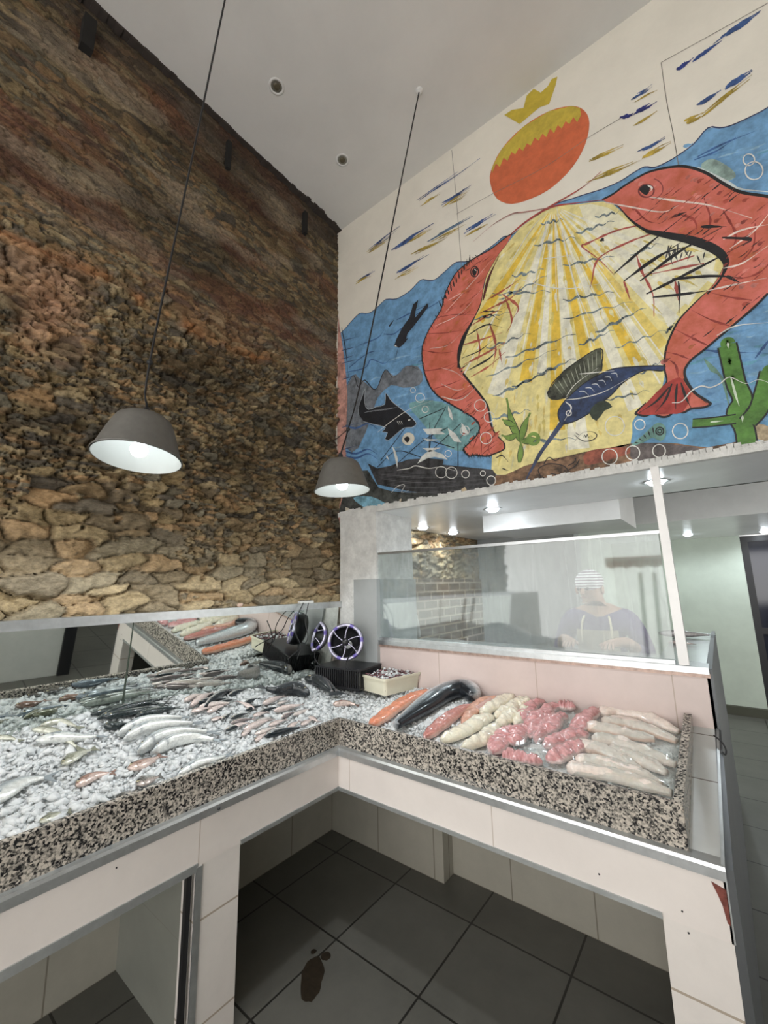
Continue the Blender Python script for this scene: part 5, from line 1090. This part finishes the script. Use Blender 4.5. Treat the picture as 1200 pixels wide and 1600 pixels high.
bm = bmesh.new(); hexa(bm, [cen + ax1*sx_*h1*.99 + ax2*sy_*h2*.99 + Vector((0, 0, z)) for z in (.03, .086) for sx_, sy_ in ((-1, -1), (1, -1), (1, 1), (-1, 1))]); bmesh.ops.recalc_face_normals(bm, faces=bm.faces[:])
o = obj('tub_filling', bm, plain('purple_slush', (.30, .22, .23), .3, var=.4, scale=50), tb); o.matrix_parent_inverse = Matrix.Translation(-cen)

ct = thing('black_crate', 'black slatted plastic crate under the two fans', 'crate', (-1.99, 2.12, .965), rot=(0, 0, .12))
bm = bmesh.new(); box(bm, (-.18, -.13, .112), (.18, .13, .122)); box(bm, (-.18, -.13, 0), (.18, .13, .012)); obj('crate_panel', bm, M_black, ct)
for k in range(22):
    x = -.176 + k*.0168; bm = bmesh.new(); box(bm, (x, -.13, .012), (x + .008, -.122, .112)); obj('slat', bm, M_black, ct)
bm = bmesh.new()
for k in range(16):
    y = -.122 + k*.0158; box(bm, (.172, y, .012), (.18, y + .007, .112)); box(bm, (-.18, y, .012), (-.172, y + .007, .112))
box(bm, (-.12, -.08, .02), (.12, .08, .10)); obj('crate_side', bm, M_black, ct)

M_ringm = plain('lilac_chrome_ring', (.55, .53, .68), .22, metal=.6, var=.3, scale=40); M_fanb = plain('fan_black', (.012, .012, .014), .3)
M_purple = plain('purple_inset', (.16, .12, .42), .25)
def fan(c, R, zdir, label):
    z = zdir.normalized(); x = Vector((0, 0, 1)).cross(z).normalized(); y = z.cross(x)
    q = Matrix((x, y, z)).transposed().to_euler(); t = thing('round_fan', label, 'fan', c, None, q)
    bm = bmesh.new(); lathe(bm, [(R*1.0, .012), (R*1.04, .0), (R*1.04, -R*.25), (R*.92, -R*.62), (R*.6, -R*.78), (0, -R*.8)], 40); lathe(bm, [(R*.86, .006), (R*.8, -R*.2), (R*.55, -R*.45), (0, -R*.5)], 40)
    lathe(bm, [(R*.86, .006), (R*1.0, .012)], 40); obj('housing', bm, M_fanb, t, True)
    bm = bmesh.new(); lathe(bm, [(R*.84, .010), (R*.87, .020), (R*.95, .024), (R*1.02, .018), (R*1.03, .006)], 48)
    for f in bm.faces:
        a = math.atan2(f.calc_center_median().y, f.calc_center_median().x); f.material_index = 1 if (a*6/PI) % 2 < .55 else 0
    obj('ring', bm, [M_ringm, M_purple], t, True)
    for k in range(6):
        a = 2*PI*k/6 + .3; pts = [Vector((R*r*math.cos(a + .35*(1-r)*1.0), R*r*math.sin(a + .35*(1-r)), .016)) for r in (.15, .4, .65, .88)]
        obj_ = tubeo('spoke', pts, R*.035, M_ringm, t, 6, 4)
    bm = bmesh.new(); lathe(bm, [(R*.22, .006), (R*.2, .022), (R*.1, .028), (0, .029)], 24); obj('hub', bm, M_fanb, t, True)
    bm = bmesh.new(); bmesh.ops.create_uvsphere(bm, u_segments=20, v_segments=10, radius=R*.24, matrix=Matrix.Translation((R*.12, -R*.15, -R*.28)) @ Matrix.Diagonal((1, 1, .6, 1))); obj('motor', bm, plain('pale_motor', (.6, .62, .62), .3), t, True)
    return t
f2c = on_y(540, 1003, 2.10); f1c = on_y(487, 992, 2.08)
fan(f2c, .116, Vector((.60, -.80, .12)), 'round black fan with lilac ring facing the shop, right one on the crate')
fan(f1c, .112, Vector((.42, -.87, .2)), 'round black fan turned sideways toward the mirror, left one on the crate')
for pts, lab in (([(503, 1000), (494, 1010), (492, 1028), (500, 1040), (506, 1046)], 'black cable looping below the left fan'), ([(560, 1010), (548, 1022), (541, 1036), (545, 1046), (560, 1047)], 'black cable looping below the right fan')):
    o = tubeo('fan_cable', [on_y(u, v, 2.0) for u, v in pts], .0035, M_wire); tag(o, lab, 'cable')
o = tubeo('power_cable', [on_x(474, 942, -2.20), on_x(464, 965, -2.17), on_x(462, 988, -2.15), on_x(470, 1010, -2.13), on_x(464, 1030, -2.12)], .003, M_wire); tag(o, 'thin black cable hanging from the mirror rail to the fans', 'cable')
o = tubeo('power_cable', [on_x(482, 942, -2.20), on_x(477, 970, -2.16), on_x(480, 1000, -2.12), on_x(455, 1025, -2.1), on_x(450, 1030, -2.1)], .003, M_wire); tag(o, 'second black cable swinging left of the fans', 'cable')
p = on_x(478, 941, -2.24); t = thing('terminal_block', 'small white connector block on the mirror rail', 'connector', (p.x, p.y, 1.488))
boxo('block', (-.015, -.06, 0), (.015, .06, .016), plain('white_plastic', (.8, .8, .78), .4), t, None or .002)
for k in range(4): boxo('terminal', (-.008, -.048 + k*.026, .016), (.008, -.038 + k*.026, .02), M_dkmetal, t)
p = on_x(375, 944, -2.235); bm = bmesh.new(); bmesh.ops.create_icosphere(bm, subdivisions=2, radius=.016, matrix=Matrix.Diagonal((1, 1.2, .8, 1)))
for v in bm.verts: v.co += mnoise.noise_vector(v.co*60)*.003
o = obj('pebble', bm, plain('pink_pebble', (.62, .45, .36), .7), None, True); o.location = (p.x, p.y, 1.50); tag(o, 'small pinkish pebble resting on the mirror rail', 'stone')
for pts, lab in (([(231, 1112), (236, 1082), (262, 1062), (300, 1056)], 'thin dark strand for a wire reflection arching over the dark mackerel'), ([(245, 1112), (262, 1098), (285, 1078), (300, 1062)], 'thin dark strand for a wire reflection crossing the sardines')):  # wire reflections in the mirror, modelled as strands over the fish
    q = [on_left(u, v, .02) + Vector((0, 0, .03)) for u, v in pts]; q[0].z -= .02
    o = tubeo('reflected_wire', q, .0016, M_wire); tag(o, lab, 'wire')

# ------------------------------------------------------------------ back room: prep table, fish on it, worker
M_steel = plain('wet_steel', (.50, .53, .52), .25, metal=.6, var=.2, scale=10)
pt_ = thing('prep_table', 'wet steel preparation table behind the glass', 'table', (-.5, 2.9, 0))
def PP(o): o.matrix_parent_inverse = Matrix.Translation((.5, -2.9, 0)); return o
bm = bmesh.new(); box(bm, (-1.85, 2.42, 1.165), (-.30, 2.86, 1.19)); box(bm, (-.30, 2.42, 1.165), (-.088, 4.2, 1.19)); PP(obj('table_top', bm, M_steel, pt_))
PP(boxo('front_edge', (-1.85, 2.415, 1.12), (-.09, 2.42, 1.195), plain('brown_stained_edge', (.16, .12, .09), .5, var=.3, scale=30), pt_))
for x, y in ((-1.8, 2.45), (-1.8, 2.82), (-.27, 2.84), (-.27, 4.15), (-.13, 4.15), (-.13, 2.45)): PP(boxo('leg', (x - .02, y, 0), (x + .02, y + .04, 1.165), M_alum, pt_))
def dead(name, label, x, y, L_, sp_):
    t = thing(name, label, 'fish', (x, y, 1.19)); sp = SPEC[sp_]; n, k = 18, 12; V = []; C_ = []
    for i in range(n):
        s = i/(n-1); f = interp(s, PT, PF)
        for j in range(k):
            a = 2*PI*j/k; V.append(((s-.5)*L_, math.sin(a)*L_*.12*f, L_*.09 + math.cos(a)*L_*.085*max(f, .1))); C_.append(mixc(sp['flank'], sp['back'], math.sin(a)) if math.sin(a) > 0 else mixc(sp['flank'], sp['belly'], -math.sin(a)))
    o = meshobj('body', V, [(i*k+j, i*k+(j+1) % k, (i+1)*k+(j+1) % k, (i+1)*k+j)[::-1] for i in range(n-1) for j in range(k)] + [tuple(range(k)), tuple(range(n*k-1, n*k-k-1, -1))], M_fish, t, True); setcol(o.data, C_)
    o = meshobj('tail_fin', [(.48*L_, .02*L_, .10*L_), (.62*L_, .09*L_, .10*L_), (.62*L_, -.09*L_, .10*L_), (.48*L_, -.02*L_, .10*L_), (.48*L_, .02*L_, .09*L_), (.62*L_, .09*L_, .09*L_), (.62*L_, -.09*L_, .09*L_), (.48*L_, -.02*L_, .09*L_)], [(0, 3, 2, 1), (4, 5, 6, 7), (0, 1, 5, 4), (1, 2, 6, 5), (2, 3, 7, 6), (3, 0, 4, 7)], M_fin, t); setcol(o.data, [sp['back']]*8)
    return t
dead('gutted_fish', 'dark gutted fish lying on the steel table right of the white post', -.24, 3.75, .30, 'seabass').rotation_euler = (0, 0, .1)
dead('gutted_fish', 'pinkish small fish on the steel table nearer than the dark one', -.235, 3.35, .14, 'snapper').rotation_euler = (0, 0, -.3)
# worker behind the fogged glass
def skin(name, V, E, R, mat, parent, sub=2):
    me = bpy.data.meshes.new(name); me.from_pydata(V, E, []); o = link(name, me, mat, parent)
    md = o.modifiers.new('Skin', 'SKIN'); md.use_smooth_shade = True
    for d, r in zip(me.skin_vertices[0].data, R): d.radius = r if isinstance(r, tuple) else (r, r); d.use_root = False
    me.skin_vertices[0].data[0].use_root = True
    sb = o.modifiers.new('Subdivision', 'SUBSURF'); sb.levels = sb.render_levels = sub; return o
pe = thing('person', 'fishmonger in purple shirt and striped white cap behind the fogged glass', 'person', (-.655, 3.22, 0))
M_skin = plain('skin', (.42, .24, .16), .5)
V = [(0, 0, .92), (0, -.02, 1.10), (0, -.05, 1.28), (0, -.06, 1.38), (0, -.075, 1.445), (-.015, -.10, 1.50), (-.03, -.125, 1.555), (-.03, -.12, 1.60),
     (-.17, -.05, 1.365), (-.25, -.07, 1.12), (-.17, -.24, 1.05), (-.12, -.32, 1.20), (.17, -.05, 1.365), (.25, -.07, 1.12), (.16, -.24, 1.05), (.08, -.33, 1.20),
     (-.09, 0, .86), (-.10, -.02, .48), (-.10, .02, .08), (-.10, -.12, .03), (.09, 0, .86), (.10, -.02, .48), (.10, .02, .08), (.10, -.12, .03)]
V[10] = (-.19, -.25, 1.235); V[11] = (-.12, -.33, 1.23); V[14] = (.18, -.25, 1.235); V[15] = (.10, -.33, 1.23)
E = [(0, 1), (1, 2), (2, 3), (3, 4), (4, 5), (5, 6), (6, 7), (3, 8), (8, 9), (9, 10), (10, 11), (3, 12), (12, 13), (13, 14), (14, 15), (0, 16), (16, 17), (17, 18), (18, 19), (0, 20), (20, 21), (21, 22), (22, 23)]
R = [(.15, .11), (.14, .105), (.15, .11), (.13, .09), (.055, .055), (.065, .07), (.075, .092), (.07, .085), .055, .045, .035, .028, .055, .045, .035, .028, .09, .06, .042, .035, .09, .06, .042, .035]
for s, b in ((-1, 11), (1, 15)):     # five fingers on each hand
    hx, hy, hz = V[b]
    for q, (dx, ln) in enumerate(((-.024, .06), (-.008, .068), (.009, .065), (.025, .052))):
        i = len(V); V += [(hx + dx, hy - .035, hz - .002), (hx + dx*1.15, hy - .035 - ln*.6, hz - .008), (hx + dx*1.15, hy - .035 - ln, hz - .026)]; E += [(b, i), (i, i+1), (i+1, i+2)]; R += [.009, .008, .0065]
    i = len(V); V += [(hx - s*.035, hy - .01, hz - .004), (hx - s*.05, hy - .045, hz - .012)]; E += [(b, i), (i, i+1)]; R += [.010, .008]
skin('body', V, E, R, M_skin, pe)
M_shirt = plain('purple_shirt', (.085, .06, .17), .8, var=.25, scale=12)
skin('shirt', [(0, 0, .90), (0, -.02, 1.10), (0, -.05, 1.28), (0, -.06, 1.37), (0, -.07, 1.42), (-.18, -.05, 1.36), (-.26, -.07, 1.12), (-.20, -.19, 1.19), (.18, -.05, 1.36), (.26, -.07, 1.12), (.20, -.19, 1.19)],
     [(0, 1), (1, 2), (2, 3), (3, 4), (3, 5), (5, 6), (6, 7), (3, 8), (8, 9), (9, 10)], [(.17, .13), (.16, .125), (.17, .125), (.15, .105), (.07, .07), .075, .065, .05, .075, .065, .05], M_shirt, pe)
skin('trousers', [(0, 0, .93), (-.09, 0, .84), (-.10, -.02, .48), (-.10, .02, .10), (.09, 0, .84), (.10, -.02, .48), (.10, .02, .10)], [(0, 1), (1, 2), (2, 3), (0, 4), (4, 5), (5, 6)], [(.16, .13), .105, .08, .065, .105, .08, .065], plain('dark_trousers', (.03, .03, .04), .8), pe)
m, nt, N, L, B = NT('striped_cap'); tc = N.new('ShaderNodeTexCoord'); wv = N.new('ShaderNodeTexWave'); wv.bands_direction = 'Z'; wv.inputs['Scale'].default_value = 17; wv.inputs['Distortion'].default_value = 1.2
L.new(tc.outputs['Object'], wv.inputs['Vector']); rp = N.new('ShaderNodeValToRGB'); rp.color_ramp.elements[0].position = .48; rp.color_ramp.elements[1].position = .52
rp.color_ramp.elements[0].color = (.25, .17, .2, 1); rp.color_ramp.elements[1].color = (.82, .80, .80, 1); L.new(wv.outputs['Fac'], rp.inputs['Fac']); L.new(rp.outputs['Color'], B.inputs['Base Color']); B.inputs['Roughness'].default_value = .8
bm = bmesh.new(); bmesh.ops.create_uvsphere(bm, u_segments=28, v_segments=16, radius=1, matrix=Matrix.Translation((-.03, -.105, 1.595)) @ Matrix.Rotation(.35, 4, 'X') @ Matrix.Diagonal((.088, .108, .085, 1)))
bmesh.ops.delete(bm, geom=[v for v in bm.verts if v.co.z < 1.565 + (v.co.y + .105)*.25], context='VERTS'); obj('cap', bm, m, pe, True)
M_face = plain('dark_eyes', (.03, .02, .02), .4)
for s in (-1, 1):
    bm = bmesh.new(); bmesh.ops.create_uvsphere(bm, u_segments=10, v_segments=8, radius=.011, matrix=Matrix.Translation((-.05 + s*.028, -.212, 1.553))); obj('eye', bm, M_face, pe, True)
    bm = bmesh.new(); bmesh.ops.create_uvsphere(bm, u_segments=10, v_segments=8, radius=1, matrix=Matrix.Translation((-.03 + s*.080, -.115, 1.545)) @ Matrix.Diagonal((.010, .018, .03, 1))); obj('ear', bm, M_skin, pe, True)
bm = bmesh.new(); prism(bm, [(-.205, 1.555), (-.235, 1.522), (-.205, 1.515)], 0, -.062, -.040); obj('nose', bm, M_skin, pe)
bm = bmesh.new(); box(bm, (-.072, -.206, 1.492), (-.030, -.19, 1.499)); obj('mouth', bm, plain('lips', (.25, .08, .07), .5), pe)
bm = bmesh.new(); bmesh.ops.create_grid(bm, x_segments=10, y_segments=10, size=1)
for v in bm.verts: v.co = Vector((v.co.x*.125, -.20 + abs(v.co.x)**2*.04, .86 + (v.co.y + 1)*.215))
bmesh.ops.solidify(bm, geom=bm.faces[:], thickness=.004); obj('apron', bm, plain('beige_apron', (.62, .55, .38), .7), pe)
for s in (-1, 1): tubeo('apron_strap', [(s*.09, -.19, 1.2), (s*.085, -.165, 1.33), (s*.06, -.10, 1.41)], .007, plain('beige_apron', (.62, .55, .38), .7), pe)
o = tubeo('white_pipe', [(-2.24, 3.25, 1.34), (-2.235, 3.3, 1.30), (-2.235, 3.34, 1.12)], .018, M_white); tag(o, 'bent white pipe on the beige brick wall behind the glass', 'pipe')
for y, lab in ((3.14, 'left of two short white strips standing in for reflections in the glass'), (3.24, 'right of two short white strips standing in for reflections in the glass')):  # street reflections in the pane, built as white strips behind it
    o = boxo('reflection_strip', (-2.25, y, 1.46), (-2.238, y + .03, 1.60), M_white); tag(o, lab, 'strip', 'white strips standing in for reflections')
# ------------------------------------------------------------------ street side seen only as reflections
def rw(u, v, y):
    d = ray(u, v); h = CAMPOS + d*(WY/d.y); r = Vector((d.x, -d.y, d.z)); return h + r*((y - WY)/r.y)
a, b = rw(945, 876, -2.6), rw(1060, 886, -2.6)
aw = thing('street_awning', 'red scalloped awning with white piping on the street side', 'awning', (a.x, -2.6, a.z))
n = 10; poly = [(0, 0)] + [(i*(b.x-a.x)/n/1, -.10 - (.03 if i % 2 else 0)) for i in range(n+1)] + [(b.x-a.x, 0)]
bm = bmesh.new(); prism(bm, poly, 1, -.01, .01); box(bm, (0, -1.0, .02), (b.x-a.x, .01, .04)); obj('canopy', bm, plain('red_canvas', (.65, .08, .07), .8), aw)
boxo('piping', (0, -.012, -.005), (b.x-a.x, .015, .012), M_white, aw)
for u, lab in ((1000, 'left of two white cloth posts under the red awning'), (1022, 'right of two white cloth posts under the red awning')):
    q0, q1 = rw(u, 895, -2.7), rw(u + 8, 1010, -2.7); o = tubeo('awning_post', [(q1.x, -2.7, 0), (q0.x, -2.7, q0.z)], .03, M_white); tag(o, lab, 'post', 'white posts under the street awning')

cb_ = thing('grey_cabinet', 'light grey cabinet on the shop side, seen reflected in the mirror', 'cabinet', (.88, .36, 0))
boxo('cabinet_body', (-.3, -1.4, .0), (.3, 1.04, 1.0), plain('light_grey_enamel', (.55, .56, .53), .4, var=.06), cb_, .004)
boxo('cabinet_post', (-.32, 1.04, 0), (.3, 1.14, 1.02), M_black, cb_)

# damp brown stains on the floor tiles
M_stain = plain('brown_stain', (.030, .022, .014), .35, var=.4, scale=40)
for (u, v, rx, ry, lab) in ((488, 1528, .045, .10, 'large brown damp stain on the grey floor tiles'), (509, 1494, .022, .022, 'round dark spot on the floor above the large stain'), (490, 1487, .013, .013, 'smallest dark spot on the floor tile joint')):
    p = on_z(u, v, 0); bm = bmesh.new(); n = 28
    vs = [bm.verts.new((rx*math.cos(2*PI*k/n)*(1 + .25*mnoise.noise(Vector((math.cos(2*PI*k/n)*2, math.sin(2*PI*k/n)*2, u)))), ry*math.sin(2*PI*k/n)*(1 + .25*mnoise.noise(Vector((math.cos(2*PI*k/n)*2, math.sin(2*PI*k/n)*2, v)))), .0008)) for k in range(n)]
    bm.faces.new(vs); o = obj('floor_stain', bm, M_stain); o.location = (p.x, p.y, 0); o.rotation_euler = (0, 0, .7); tag(o, lab, 'stain')
